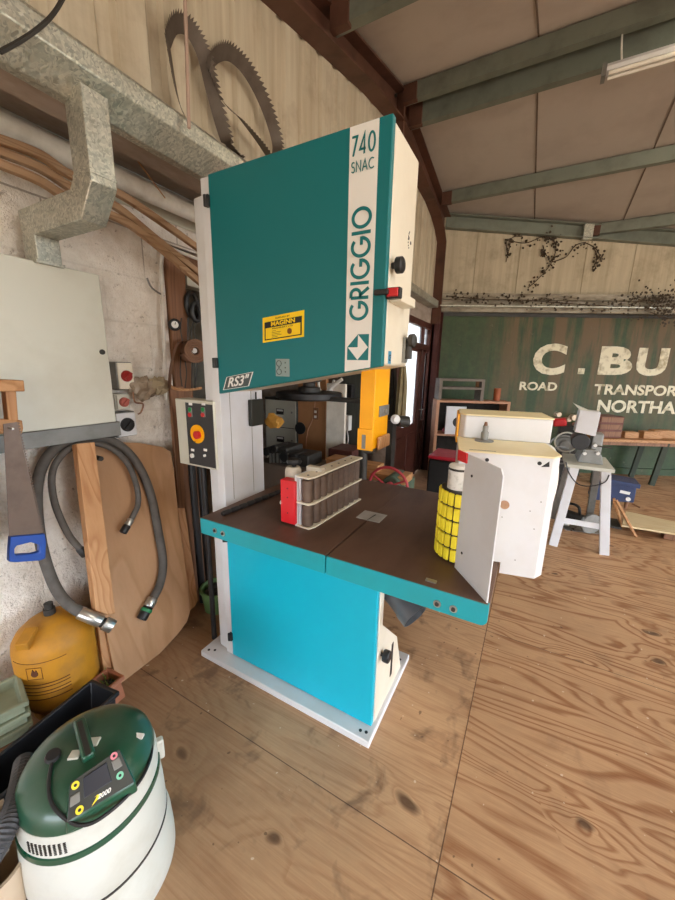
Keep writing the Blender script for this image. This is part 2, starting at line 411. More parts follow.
def strokes(word, o, u, v, W, H, m, parent, th=.09, gap=.14, name='lettering', depth=.0015):
    o = V(o); u = V(u).normalized(); v = V(v).normalized(); n = u.cross(v); x = 0; seq = []
    for ch in word: seq.append((x, GL[ch][1])); x += GL[ch][0]+gap
    tot = x-gap; b = MB(); kx = W/tot
    for x0, st in seq:
        for pl in st:
            P = [V(((x0+a)*kx, c*H)) for a, c in pl]; cl = (P[0]-P[-1]).length < 1e-4; L = []; Rr = []
            hw = th*H/2
            for i, p in enumerate(P):
                if cl: a = (p-P[i-1 if i else -2]).normalized(); d = (P[(i+1) if i < len(P)-1 else 1]-p).normalized()
                else:
                    a = (p-P[i-1]).normalized() if i else (P[1]-p).normalized(); d = (P[i+1]-p).normalized() if i < len(P)-1 else a
                na = V((-a.y, a.x)); nb = V((-d.y, d.x)); nn = (na+nb).normalized(); k = hw/max(.35, nn.dot(na))
                L.append(p+nn*k); Rr.append(p-nn*k)
            mk = lambda q, z: b.b.verts.new(o+u*q.x+v*q.y+n*z)
            A = [mk(q, 0) for q in L]; B = [mk(q, 0) for q in Rr]; A2 = [mk(q, depth) for q in L]; B2 = [mk(q, depth) for q in Rr]
            for i in range(len(P)-1):
                b.face([A2[i], B2[i], B2[i+1], A2[i+1]]); b.face([A[i], A2[i], A2[i+1], A[i+1]]); b.face([B[i+1], B2[i+1], B2[i], B[i]])
    return b.build(name, m, parent)
WORLD, EXPO, LAMP, LAMPW = 9.8, 0.24, 60, 22

# ================================================================== ROOM
XW, XF = -1.95, -1.45          # near block wall, steel frame / cladding plane
PHI = R(25); U = V((math.cos(PHI), math.sin(PHI), 0)); N = V((math.sin(PHI), -math.cos(PHI), 0)); W0 = V((-1.4, 5.62, 0))
def wp(s, z, off=0): return W0+U*s+N*off+V((0, 0, z))
def atw(x, y, off=0): return atp(x, y, W0+N*off, N)
RY, RZ, RN, RS = 3.62, 4.0, .24, .165     # ridge line, near and far pitch
def roofz(y): return RZ-(RN if y < RY else RS)*abs(y-RY)
def atroof(x, y, off=0):
    n = V((0, RS, 1)); return atp(x, y, V((0, RY, RZ+off)), n)

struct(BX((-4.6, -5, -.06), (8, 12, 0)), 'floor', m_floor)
# near block wall with its side opening
w = MB(); w.box((XW-.25, -5, 0), (XW, 1.47, 2.5)); w.box((XW-.25, 1.47, 2.22), (XW, 4.25, 2.5))
struct(w, 'wall_left', m_block)
# gable cladding above, corrugated
def corrug(y0, y1, z0f, z1f, x, mname, m, pitch=.2, dep=.018):
    b = MB(); ys = []; y = y0
    while y < y1: ys += [(y, 0), (y+pitch*.6, 0), (y+pitch*.68, dep), (y+pitch*.92, dep)]; y += pitch
    prev = None
    for yy, d in ys:
        a = b.b.verts.new((x-d, yy, z0f(yy))); c = b.b.verts.new((x-d, yy, z1f(yy))); a2 = b.b.verts.new((x-.06, yy, z0f(yy))); c2 = b.b.verts.new((x-.06, yy, z1f(yy)))
        if prev: b.face([prev[0], a, c, prev[1]]); b.face([prev[3], c2, a2, prev[2]])
        prev = (a, c, a2, c2)
    return struct(b, mname, m)
corrug(-5, 5.5, lambda y: 2.42, lambda y: roofz(y)+.02, XF-.02, 'wall_gable', m_clad)
# dusty soffit between block wall and cladding
struct(BX((XW-.25, -5, 2.5), (XF-.02, 4.25, 2.53)), 'trim_1', m_soff)
struct(BX((XW, -5, 2.33), (XW+.02, 4.2, 2.5)), 'trim_2', m_panel, bevel=.01)
# door bay wall (frame plane) and alcove behind the saw
w = MB(); w.box((XF-.2, 4.0, 2.2), (XF-.03, 5.7, 2.43)); w.box((XF-.2, 3.95, 0), (XF-.03, 4.12, 2.43)); w.box((-4.6, 4.4, 0), (XF-.2, 4.5, 2.6))
struct(w, 'wall_door_bay', m_soff)
w = MB(); w.box((-4.6, .9, 0), (-4.5, 4.5, 2.6)); w.box((-4.6, .8, 0), (XW-.25, .9, 2.6)); struct(w, 'wall_annexe', mat('grubby_annexe_wall', '#8f8879', .85, 0, '#4d463c', .7, 3))
struct(BX((-4.6, .8, 2.6), (XF-.2, 4.5, 2.66)), 'ceiling_annexe', m_soff)
# roof
b = MB(); b.prism([(XF-.1, -5, roofz(-5)), (XF-.1, RY, RZ), (XF-.1, 12, roofz(12)), (XF-.1, 12, roofz(12)+.1), (XF-.1, RY, RZ+.1), (XF-.1, -5, roofz(-5)+.1)], (9.6, 0, 0))
struct(b, 'ceiling', m_roof)
for i, xx in enumerate((-.32, .72, 1.78, 2.9, 4.0)):   # lap joints of the roof sheets
    b = MB(); b.prism([(xx, -5, roofz(-5)-.006), (xx, RY, RZ-.006), (xx, 12, roofz(12)-.006), (xx, 12, roofz(12)+.002), (xx, RY, RZ+.002), (xx, -5, roofz(-5)+.002)], (.012, 0, 0))
    struct(b, 'trim_%d' % (10+i), mat('dark_joint', '#6e5f52', .8))
# far skewed wall: cladding band, galvanised ledge
E0, E1 = -.02, 9
b = MB(); b.prism([wp(E0, 2.52), wp(E1, 2.52), wp(E1, 4.2), wp(E0, 4.2)], -N*.08); struct(b, 'wall_far', m_farclad)
b = MB()
for s in (.45, 1.05, 1.95, 2.6, 3.3): b.prism([wp(s, 2.55, .004), wp(s+.01, 2.55, .004), wp(s+.01, 3.9, .004), wp(s, 3.9, .004)], -N*.01)
struct(b, 'trim_3', mat('cladding_joint', '#a39880', .8))
b = MB(); b.prism([wp(E0, 2.54, 0), wp(E0, 2.54, .12), wp(E0, 2.62, .12), wp(E0, 2.64, .0)], U*(E1-E0)); b.prism([wp(E0, 2.38, 0), wp(E0, 2.38, .06), wp(E0, 2.54, .05), wp(E0, 2.54, 0)], U*(E1-E0))
struct(b, 'trim_4', mat('dusty_galvanised_ledge', '#a49c8b', .5, .3, '#5f5342', .8, 5, stretch=(1, 1, 3), lo=.4, hi=.65))
b = MB(); b.prism([wp(E0, 2.44, .03), wp(E0, 2.44, .15), wp(E0, 2.455, .15), wp(E0, 2.455, .03)], U*(E1-E0)); struct(b, 'trim_5', m_galv)
# walls out of frame, open to the yard behind and to the right of the viewer
w = MB(); w.box((8, 6, 0), (8.1, 12, 4)); w.box((8, -5, 2.9), (8.1, 6, 4)); w.box((8, -5, 0), (8.1, -2.5, 2.9)); struct(w, 'wall_right', m_farclad)
w = MB(); w.box((-2.2, -5.1, 0), (-1.2, -5, 3)); w.box((6.5, -5.1, 0), (8, -5, 3)); w.box((-2.2, -5.1, 2.9), (8, -5, 3.6)); struct(w, 'wall_back', m_farclad)

# ---- steel portal frame: column and rafter on the gable
fr = thing('portal_frame', 'dark red-brown steel column and rafter running up the gable wall', 'steel frame', (XF+.05, 5.6, 0))
b = MB()
def xprism(pts, x0, x1): 
    b = MB(); b.prism([(x0, y, z) for y, z in pts], (x1-x0, 0, 0)); return b
cv = [at(x, y, 'X', XF-.02) for x, y in ((418, 188), (425, 201), (431, 216), (435, 230), (437, 243))]
web = [(-4.9, roofz(-4.9)-.22), (1.85, roofz(1.85)-.2), (3.0, roofz(3)-.21), (RY, 3.74)]+[(p.y, p.z) for p in cv]+[(cv[-1].y, 2.2), (5.66, 2.2), (5.66, 3.6), (RY, RZ-.03), (-4.9, roofz(-4.9)-.03)]
yc = cv[-1].y
xprism(web, XF+.0, XF+.03).build('web', m_rafter, fr)
b = MB()
def flange(b, P, w=.13, t=.014):
    for (y0, z0), (y1, z1) in zip(P, P[1:]): b.bar((XF+.03+w/2-.05, y0, z0), (XF+.03+w/2-.05, y1, z1), w, t, (0, .01, 1) if abs(z1-z0) < abs(y1-y0) else (0, 1, 0))
flange(b, [(-4.9, roofz(-4.9)-.04), (RY, RZ-.04), (5.66, roofz(5.66)-.04)]); b.build('top_flange', m_rafter, fr)
b = MB(); flange(b, web[:10]); b.build('bottom_flange', m_rafter, fr)
b = MB(); b.box((XF-.02, yc, 0), (XF+.11, yc+.014, 2.6)); b.box((XF-.02, 5.65, 0), (XF+.11, 5.664, 3.6)); b.box((XF, yc, 0), (XF+.03, 5.66, 2.3)); b.build('column', m_rust, fr)
b = MB(); b.box((XF+.0, 3.60, 3.6), (XF+.10, 3.64, 3.96)); b.build('apex_plate', m_rafter, fr)
for dy_, dz in ((-.08, .1), (.1, .1), (-.08, .3), (.1, .3), (-.3, .15), (.32, .15)): b = MB(); b.cyl((XF+.03, RY+dy_, 3.6+dz), (XF+.05, RY+dy_, 3.6+dz), .014, n=6); b.build('bolt', m_dark, fr)

# ---- purlins
def purlin(name, label, y, x0, x1, h=.17, w=.07, m=m_purlin):
    t = thing(name, label, 'purlin', (x0, y, roofz(y)-h)); z = roofz(y)-.012
    b = MB(); b.prism([(x0, y, z-h), (x0, y+w, z-h), (x0, y+w, z-h+.03), (x0, y+w-.012, z-h+.03), (x0, y+w-.012, z-h+.012), (x0, y+.012, z-h+.012), (x0, y+.012, z-.012), (x0, y+w, z-.012), (x0, y+w, z), (x0, y, z)], (x1-x0, 0, 0)); b.build('web', m, t)
    b = MB(); b.box((x0, y-.02, z-h-.02), (x0+.12, y+.03, z-.01)); b.build('cleat', m_rafter, t); return t
py = lambda x, y, off: atroof(x, y, off).y
purlin('roof_purlin', 'lit ridge purlin, upper of the pair meeting at the roof apex', 3.58, XF+.1, 7.9, .12)
purlin('roof_purlin', 'dark ridge purlin just beyond the lit one at the roof apex', 3.76, XF+.1, 7.9, .20)
purlin('roof_purlin', 'thin roof purlin crossing midway between ridge and eaves', 5.13, XF+.1, 7.9, .13)
purlin('roof_purlin', 'short roof purlin at top left corner, nearest the camera', 2.30, XF+.1, 7.9, .14)
yb = 6.42
xe = (yb-5.62)/math.tan(PHI)-1.4
purlin('roof_purlin', 'lowest roof purlin, ending on the slanting eaves beam', yb, xe+.05, 7.9, .13)
ev = thing('eaves_beam', 'dark slanting eaves beam over the ivy stained cladding', 'beam', wp(0, 3.3))
b = MB(); L = 7; z0 = roofz(wp(0, 0).y); z1 = roofz(wp(L, 0).y)
for a0, a1, d0, d1 in ((.0, .014, -.20, -.02), (.0, .09, -.20, -.186), (.0, .09, -.034, -.02)):
    b.hexa([wp(0, z0+d0, a0), wp(L, z1+d0, a0), wp(L, z1+d0, a1), wp(0, z0+d0, a1), wp(0, z0+d1, a0), wp(L, z1+d1, a0), wp(L, z1+d1, a1), wp(0, z0+d1, a1)])
b.build('web', m_purlin, ev)
sj = (xe+1.4)/math.cos(PHI); zz = roofz(wp(sj, 0).y)
b = MB(); b.obox(wp(sj, zz-.12, .06), U*.06, N*.03, V((0, 0, .1))); b.build('joint_cleat', m_galv, ev)

# ---- container wall with lettering
ct = thing('green_container', 'weathered green steel container side with cream lettering beyond the workshop', 'container', wp(3, 0, -.1))
b = MB(); b.prism([wp(.05, 0.0, -.1), wp(9, 0.0, -.1), wp(9, 2.42, -.1), wp(.05, 2.42, -.1)], -N*.3); b.build('side_panel', m_cont, ct)
b = MB(); b.prism([wp(.05, 2.34, -.09), wp(9, 2.34, -.09), wp(9, 2.42, -.09), wp(.05, 2.42, -.09)], -N*.02); b.build('top_rail', m_dark, ct)
b = MB(); b.prism([wp(.05, 0, -.06), wp(9, 0, -.06), wp(9, .1, -.06), wp(.05, .1, -.06)], -N*.05); b.build('bottom_rail', m_cont, ct)
def word(body, x0, y1, x1, y0, name='lettering', bold=.04):
    a = atw(x0, y1, -.095); c = atw(x1, y1, -.095); t_ = atw(x0, y0, -.095)
    text(body, V((a.x, a.y, (a.z+c.z)/2)), U, (0, 0, 1), (c-a).dot(U), t_.z-a.z, m_letter, ct, .002, bold)
word('C', 531, 375, 563.5, 343.5); 
a = atw(577.5, 374, -.095); b = MB(); b.prism([a, a+U*.095, a+U*.095+V((0, 0, .085)), a+V((0, 0, .085))], N*.002); b.build('lettering', m_letter, ct)
def word1(ch, x0, x1, yt, yb_, bold=.05): word(ch, x0, yb_, x1, yt, bold=bold)
word1('B', 597, 630.5, 346.5, 375); word1('U', 634, 664.5, 348, 376); word1('T', 671, 699, 348, 376); word1('LER', 703, 800, 348, 377)
word1('ROAD', 519, 556.5, 382, 390.5, .03); word1('TRANSPORT', 593, 686, 385, 395.5, .03); word1('NORTHAMPTON', 596, 740, 401.5, 414, .03)

# ---- ivy on the far cladding
def ivy(name, label, stems, seed, po=.015):
    rnd = random.Random(seed); t = thing(name, label, 'ivy', atw(*stems[0][0][0], .02))
    b = MB(); lv = MB()
    for st, nl, sp in stems:
        P = smooth_path([atw(x, y, po) for x, y in st], 6); b.tube(P, .006, 5)
        for k in range(int(nl*.6)):
            p = P[int(rnd.random()**.8*(len(P)-1))]; o = p+U*rnd.gauss(0, sp)+V((0, 0, rnd.gauss(0, sp)))+N*rnd.uniform(0, .02)
            r = rnd.uniform(.010, .022); a = rnd.random()*6; q = []
            for j in range(5): q.append(o+U*math.cos(a+j*1.256)*r*rnd.uniform(.7, 1.2)+V((0, 0, 1))*math.sin(a+j*1.256)*r*rnd.uniform(.7, 1.2)+N*rnd.uniform(0, .012))
            lv.face([lv.b.verts.new(x) for x in q])
    b.build('stem', m_vine, t); o = lv.build('leaves', m_leaf, t); o['kind'] = 'stuff'; return t
ivy('dead_ivy', 'dead ivy spray curling up the cream cladding above the letter C', [
    (((528, 288), (540, 277), (552, 262), (556, 246), (550, 238), (541, 237)), 170, .045), (((541, 250), (545, 257), (543, 245)), 30, .03),
    (((552, 262), (566, 257), (575, 246), (585, 243), (597, 250), (601, 262)), 45, .04), (((592, 270), (597, 258), (594, 248)), 35, .03), (((541, 237), (525, 243), (508, 240)), 14, .03)], 3)
ivy('dead_ivy', 'sparse dead ivy sprig left of the curling spray', [(((506, 262), (509, 250), (512, 238), (522, 236)), 26, .03), (((506, 240), (508, 258)), 14, .02)], 5)
ivy('dead_ivy', 'tangled dead ivy matted along the galvanised ledge at right', [(((628, 305), (645, 300), (660, 303), (676, 300)), 330, .09), (((650, 312), (668, 318), (680, 316)), 90, .06)], 8, .14)
ivy('dead_ivy', 'thin line of dead ivy along the left of the ledge', [(((448, 296), (480, 299), (520, 300), (560, 303), (620, 307)), 260, .05)], 9, .13)

# ---- glazed door in the frame plane
XD = XF-.03
def dy(px, py_): return at(px, py_, 'X', XD)
y0, y1 = 4.12, yc+.01
d_ = thing('door_1', 'dark red-brown double door with tall glass panes', 'door', (XD, (y0+y1)/2, 0)); del d_['label'], d_['category']; d_['kind'] = 'structure'
fr_ = MB()
for a, b_ in ((y0, y0+.05), (y1-.05, y1)): fr_.box((XD-.08, a, 0), (XD+.02, b_, 2.2))
fr_.box((XD-.08, y0, 2.12), (XD+.02, y1, 2.2)); fr_.box((XD-.08, y0, 1.83), (XD+.02, y1, 1.9)); fr_.build('door_frame', m_redwood, d_, bevel=.004)
ym = dy(420, 385).y
pa, pb, pc_, pd = dy(404, 385).y, dy(417.3, 385).y, dy(422.8, 385).y, dy(433.2, 385).y
fr_ = MB(); fr_.box((XD-.07, ym-.03, 0), (XD+.01, ym+.03, 2.12)); fr_.build('mullion', m_redwood, d_, bevel=.004)
for k, (a, c) in enumerate(((y0+.05, ym), (ym, y1-.05))):
    lf = MB(); lf.box((XD-.05, a, 0.02), (XD, c, .80)); q0_, q1_ = ((pa, pb), (pc_, pd))[k]; lf.box((XD-.05, a, .8), (XD, q0_+.01, 1.83)); lf.box((XD-.05, q1_-.01, .8), (XD, c, 1.83)); lf.box((XD-.05, a, 1.79), (XD, c, 1.83))
    lo_ = lf.build('door_leaf', m_redwood, d_, bevel=.004)
    pn = MB()
    for j in range(2):
        aa = a+.07+j*(c-a-.1)/2
        for z0_, z1_ in ((.1, .68),): pn.box((XD, aa, z0_), (XD+.012, aa+(c-a)/2-.11, z1_))
    pn.build('panel', m_redwood, lo_, bevel=.006)
m_glass = mat('frosted_daylight_glass', '#dfe9f2', .3, 0, '#b5c6d6', .5, 14, emit=0)
gl = NT('obscured_glass'); gn = gl.noise(gl.vec(), 60, 3); vz = gl.n('ShaderNodeTexVoronoi'); vz.inputs['Scale'].default_value = 45; gl.l(gl.vec(), vz.inputs['Vector'])
gl.b.inputs['Base Color'].default_value = (.85, .9, .93, 1); gl.b.inputs['Transmission Weight'].default_value = .9; gl.b.inputs['Roughness'].default_value = .55; gl.b.inputs['IOR'].default_value = 1.2
gl.bump(vz.outputs['Distance'], .6, .01)
for k, (a, c, z0_, z1_) in enumerate(((pa, pb, .78, 1.80), (pc_, pd, .78, 1.80), (y0+.05, y1-.05, 1.9, 2.12))):
    BX((XD-.03, a, z0_), (XD-.022, c, z1_)).build('glass_pane', gl.m, d_)
hd = MB(); hd.tube([(XD+.0, ym+.04, .98), (XD+.05, ym+.04, .98), (XD+.05, ym+.14, .98)], .009, 8); hd.build('door_handle', m_steel, d_)
# galvanised rail above the door
tag(BX((XF-.02, 3.3, 2.40), (XF+.10, 5.36, 2.49)).build('galvanised_rail', m_galv, bevel=.008), 'grey metal rail along the gable wall above the glazed door', 'rail')

# ================================================================== GUTTER, DUCT, PIPES
tg = thing('galvanised_gutter', 'long box-shaped galvanised gutter running along the gable, top left', 'gutter', (-1.4, 1, 2.4))
gx0, gx1 = XF-.02, -1.36
b = MB(); b.prism([(gx0, -5, 2.37), (gx1-.07, -5, 2.37), (gx1, -5, 2.445), (gx1, -5, 2.505), (gx1-.02, -5, 2.525), (gx0, -5, 2.525)], (0, 8.3, 0)); b.build('channel', m_galv, tg, bevel=.004)
b = MB(); b.box((gx0-.12, -5, 2.38), (gx0, 3.3, 2.40)); b.build('lower_lip', m_soff, tg)
yd = (at(62, 100, 'X', -1.4).y+at(112, 118, 'X', -1.4).y)/2
tdk = thing('ventilation_duct', 'cranked square galvanised duct dropping from gutter to the grey cabinet', 'duct', (-1.6, yd, 1.95))
yd = .825
P = [(-1.41, yd, 2.40), (-1.41, yd, 2.15), (-1.47, yd, 2.08), (-1.83, yd, 2.08), (-1.83, yd, 1.94)]
b = MB(); b.sweep(P, .085, .10, (0, 1, 0)); b.build('duct_run', m_galv, tdk, bevel=.003)
b = MB(); b.box((-1.83-.055, yd-.05, 1.93), (-1.83+.055, yd+.05, 1.94)); b.build('flange', m_galv, tdk)
b = MB(); b.sweep([(-1.41, yd, 2.165), (-1.41, yd, 2.155)], .088, .104, (0, 1, 0)); b.build('seam_band', m_galv, tdk)
# pipe and mouldings under the soffit
def alongwall(pts, X): return [at(x, y, 'X', X) for x, y in pts]
pp = thing('white_pipe', 'white plastic pipe running under the soffit behind the duct', 'pipe', (-1.82, 1, 2.2))
q0, q1 = at(0, 120, 'X', -1.83), at(193, 217, 'X', -1.83); d = (q1-q0)
zc = (q0.z+q1.z)/2
b = MB(); b.cyl((-1.82, -3, zc), (-1.82, 3.5, zc), .045); b.build('pipe_run', m_pipe, pp)
for yy in (.55, 1.05, 1.75, 2.6): b = MB(); b.tube([V((-1.82, yy, zc))+V((math.cos(a), 0, math.sin(a)))*.047 for a in [2*PI*i/16 for i in range(16)]], .005, 6, closed=True); b.build('pipe_clip', m_grey, pp)
mould = [((0, 152), (40, 168), (75, 190), (115, 206), (150, 234), (185, 262)), ((0, 164), (40, 181), (75, 203), (120, 219), (150, 240), (183, 268)), ((0, 140), (40, 155), (70, 175), (112, 190), (150, 214), (195, 246))]
labs = ['brown timber moulding, middle of the three laid along the wall top', 'brown timber moulding, lowest of the three along the wall top', 'brown timber moulding, topmost of the three along the wall top']
for k, (pl, lb) in enumerate(zip(mould, labs)):
    P = smooth_path(alongwall(pl, -1.78+.015*k), 4); a = P[0]-(P[1]-P[0]).normalized()*.5
    b = MB(); b.tube([a]+P+[P[-1]+(P[-1]-P[-2]).normalized()*.5], .021, 4); tag(b.build('timber_moulding', m_mould, bevel=.003), lb, 'moulding', 'timber mouldings on the wall top')
# straw and wires
b = MB(); b.tube(smooth_path([at(112, 118, 'X', -1.5), at(130, 150, 'X', -1.6), at(165, 198, 'X', -1.74)], 4), .003, 5); tag(b.build('dry_stalk', m_woody), 'thin dry stalk slanting down beside the duct', 'stalk')
b = MB(); b.tube(smooth_path([at(0, 52, 'X', -1.30), at(25, 38, 'X', -1.30), at(48, 20, 'X', -1.30), at(62, 0, 'X', -1.30), at(72, -25, 'X', -1.3)], 5), .006, 6); tag(b.build('dusty_cable', m_dark), 'dusty grey cable looping across the top left corner', 'cable')
b = MB(); b.tube([at(189, 128, 'X', -1.33), at(187, 60, 'X', -1.35), at(183, -60, 'X', -1.38)], .007, 6); tag(b.build('hanging_rod', mat('dusty_pink_rope', '#b29a8d', .8)), 'thin pale rod standing on the gutter in front of saw blades', 'rod')
# two bandsaw blades on the cladding
def blade(name, pts, label, x0, w=.052):
    t = thing(name, label, 'saw blade', at(*pts[0], 'X', x0), 0, 'spare bandsaw blades on the gable')
    P = [at(x, y, 'X', x0) for x, y in pts]; P = smooth_path(P+[P[0]], 7)[:-1]; n = len(P); b = MB()
    cen = sum(P, V())/n; inn = []; out = []
    for i, p in enumerate(P):
        tn = (P[(i+1) % n]-P[i-1]).normalized(); nn = V((1, 0, 0)).cross(tn); tw = .55+.35*math.sin(i/n*2*PI+1)
        wv = (nn*(-1 if nn.dot(p-cen) < 0 else 1)*tw+V((1, 0, 0))*.6).normalized(); inn.append(p-wv*w/2); out.append(p+wv*w/2)
    I = [b.b.verts.new(p) for p in inn]; O = [b.b.verts.new(p) for p in out]
    for i in range(n): b.face([I[i], I[(i+1) % n], O[(i+1) % n], O[i]])
    o = b.build('band', mat('blade_steel', '#625850', .5, .3, '#433a33', .6, 12), t); md = o.modifiers.new('s', 'SOLIDIFY'); md.thickness = .0015; md.offset = 0
    tb = MB(); m = 0
    for i in range(n):
        a, c = out[i], out[(i+1) % n]; wv = (out[i]-inn[i]).normalized(); k = max(1, int((c-a).length/.03))
        for j in range(k):
            p = a+(c-a)*(j/k); q = a+(c-a)*((j+1)/k); s_ = q+wv*.016; tb.face([tb.b.verts.new(x) for x in (p, q, s_)])
    o = tb.build('teeth', mat('blade_steel', '#6f655b'), t); o['kind'] = 'stuff'
    md = o.modifiers.new('s', 'SOLIDIFY'); md.thickness = .0015; md.offset = 0
blade('coiled_saw_band', ((168, 42), (176, 25), (190, 30), (203, 55), (213, 95), (226, 140), (238, 158), (222, 155), (200, 138), (180, 105)), 'coiled bandsaw blade on the gable, left one behind the rod', -1.415)
blade('coiled_saw_band', ((208, 68), (218, 55), (232, 55), (250, 75), (267, 110), (277, 145), (272, 158), (258, 140), (240, 118), (222, 100)), 'coiled bandsaw blade on the gable, right one nearer the saw', -1.40)

# ================================================================== BANDSAW
YD = 1.18
saw = thing('bandsaw', 'tall teal and cream industrial bandsaw standing on the plywood floor', 'bandsaw', (-.93, 1.37, 0))
b = BX((-1.425, 1.115, 0), (-.427, 1.66, .035)); base = b.build('base_plate', m_white, saw, bevel=.004)
for x, y in ((-1.39, 1.14), (-1.36, 1.155), (-.48, 1.145), (-.455, 1.15), (-.46, 1.6), (-.49, 1.61)): b = MB(); b.cyl((x, y, .030), (x, y, .0365), .007, n=12); b.build('bolt_hole', m_black, base)
# column: front strip, chamfered outer side and inner face
b = MB(); b.prism([(-1.30, 1.195, .034), (-1.258, 1.195, .034), (-1.258, 1.48, .034), (-1.42, 1.48, .034), (-1.42, 1.30, .034), (-1.395, 1.235, .034), (-1.368, 1.203, .034)], (0, 0, 2.20)); col = b.build('column', m_white, saw, bevel=.006)
b = MB(); b.box((-1.3, 1.183, .035), (-1.252, 1.197, 2.285)); b.build('front_strip', m_white, col, bevel=.002)
b = MB()
for y in (1.245, 1.39): b.box((-1.2585, y, .9), (-1.2565, y+.003, 1.50))
b.build('seam', mat('seam_grey', '#9a978e', .5), col)
# upper wheel housing (underside slopes like its door)
hx0, hx1 = -1.30, -.475
zb = lambda x: 1.424+(x+1.256)*(1.559-1.424)/(.786)
b = MB(); b.prism([(hx0, 1.207, zb(hx0)+.004), (hx1, 1.207, zb(hx1)+.004), (hx1, 1.207, 2.285), (-1.28, 1.207, 2.285), (hx0, 1.207, 2.265)], (0, .246, 0)); hs = b.build('wheel_housing', m_cream, saw, bevel=.008)
b = MB(); b.prism([(-1.254, YD, zb(-1.254)), (hx1, YD, zb(hx1)), (hx1, YD, 2.293), (-1.254, YD, 2.290)], (0, .026, 0)); ud = b.build('upper_door', m_teal, saw, bevel=.004)
b = MB(); f = YD-.0006
b.prism([(-.617, f, zb(-.617)+.003), (-.517, f, zb(-.517)+.003), (-.519, f, 2.290), (-.619, f, 2.290)], (0, .001, 0)); st = b.build('white_stripe', m_stripe, ud)
f2 = f-.0012
m_tl = mat('teal_lettering', '#0b7478', .4)
strokes('740', (-.611, f2, 2.206), (1, 0, 0), (0, 0, 1), .083, .056, m_tl, st, .105, name='lettering')
strokes('SNAC', (-.610, f2, 2.160), (1, 0, 0), (0, 0, 1), .081, .031, m_tl, st, .10, name='lettering')
strokes('GRIGGIO', (-.533, f2, 1.712), (0, 0, 1), (-1, 0, 0), .345, .069, m_tl, st, .15, .13, name='lettering')
sq0, sq1, z0, z1 = -.608, -.526, 1.578, 1.665
b = BX((sq0, f2, z0), (sq1, f2+.001, z1)); lg = b.build('emblem', m_tl, st)
cx, cz = (sq0+sq1)/2, (z0+z1)/2
b = MB(); b.prism([(sq0+.002, f2-.0006, cz), (cx, f2-.0006, z0+.001), (sq1-.002, f2-.0006, cz), (cx, f2-.0006, z1-.001), (cx, f2-.0006, cz)], (0, .0006, 0)); b.build('emblem_arrow', m_stripe, lg)
b = MB(); b.prism([(sq0-.001, f2-.0006, cz), (sq0-.001, f2-.0006, z1+.001), (cx, f2-.0006, z1+.001)], (0, .0006, 0)); b.build('emblem_corner', m_stripe, lg)
# RS3" badge
b = MB(); P = [(-1.228, f, 1.442), (-1.075, f, 1.466), (-1.048, f, 1.527), (-1.203, f, 1.500)]; b.prism(P, (0, .001, 0)); bg = b.build('model_badge', m_stripe, ud)
c_ = sum((V(p) for p in P), V())/4; b = MB(); b.prism([c_+(V(p)-c_)*.93+V((0, -.0006, 0)) for p in P], (0, .001, 0)); b.build('badge_panel', mat('badge_grey', '#4c5657', .5), bg)
text('RS3"', (-1.197, f-.0014, 1.455), (1, 0, .157), (0, 0, 1), .130, .043, m_stripe, bg, .0008, .02, shear=.35)
# yellow dealer sticker
so = V((-.993, f, 1.642)); su = V((.199, 0, .020)); sv = V((.002, 0, .095))
def sp_(a, c, o=0): return so+su*a+sv*c+V((0, -o, 0))
def spatch(a0, c0, a1, c1, o, m, name, parent): b = MB(); b.prism([sp_(a0, c0, o), sp_(a1, c0, o), sp_(a1, c1, o), sp_(a0, c1, o)], (0, .0006, 0)); return b.build(name, m, parent)
yk = spatch(0, 0, 1, 1, .0002, mat('sticker_yellow', '#f7d10a', .4), 'dealer_sticker', ud)
spatch(.05, .08, .95, .80, .0008, m_ink, 'sticker_panel', yk); spatch(.08, .12, .92, .56, .0014, M['sticker_yellow'], 'sticker_field', yk)
text('MAGINN', sp_(.22, .60, .0014), su, (0, 0, 1), .115, .017, M['sticker_yellow'], yk, .0006, .03)
text('SUPPLIED BY', sp_(.32, .86, .0006), su, (0, 0, 1), .07, .006, m_ink, yk, .0006)
text('MACHINERY LTD', sp_(.25, .47, .002), su, (0, 0, 1), .10, .006, m_ink, yk, .0006)
b = MB()
for k_, w_ in enumerate((.10, .22, .20, .24, .14)): b.prism([sp_(.24, .40-.06*k_, .002), sp_(.24+w_, .40-.06*k_, .002), sp_(.24+w_, .415-.06*k_, .002), sp_(.24, .415-.06*k_, .002)], (0, .0004, 0))
o_ = b.build('small_print', m_ink, yk); o_['kind'] = 'stuff'
b = MB(); b.cyl(sp_(.67, .30, .002), sp_(.67, .30, .0014), .011, n=16); b.build('round_mark', mat('brown_mark', '#7a4a12', .5), yk)
b = BX((-.93, f, 1.512), (-.862, f+.001, 1.58)); gk = b.build('instruction_plate', mat('plate_grey', '#8fa09f', .4, .3), ud)
b = MB()
for x, z in ((-.913, 1.562), (-.913, 1.53)): b.tube([V((x+.012*math.cos(a), f-.0005, z+.011*math.sin(a))) for a in [2*PI*i/16 for i in range(16)]], .0015, 4, closed=True)
for x, z in ((-.913, 1.546), (-.882, 1.546), (-.882, 1.565), (-.882, 1.53)): b.cyl((x, f-.001, z), (x, f, z), .003, n=8)
b.build('plate_symbols', mat('plate_ink', '#3f4f50', .5), gk)
# hinges on both doors
def hinge(z, p, x=-1.268): 
    b = MB(); b.box((x, YD-.012, z-.022), (x+.02, YD+.006, z+.022)); b.cyl((x+.004, YD-.010, z-.022), (x+.004, YD-.010, z+.022), .008, n=12); b.build('hinge', m_black, p, bevel=.003)
hinge(2.195, ud); hinge(1.56, ud); 
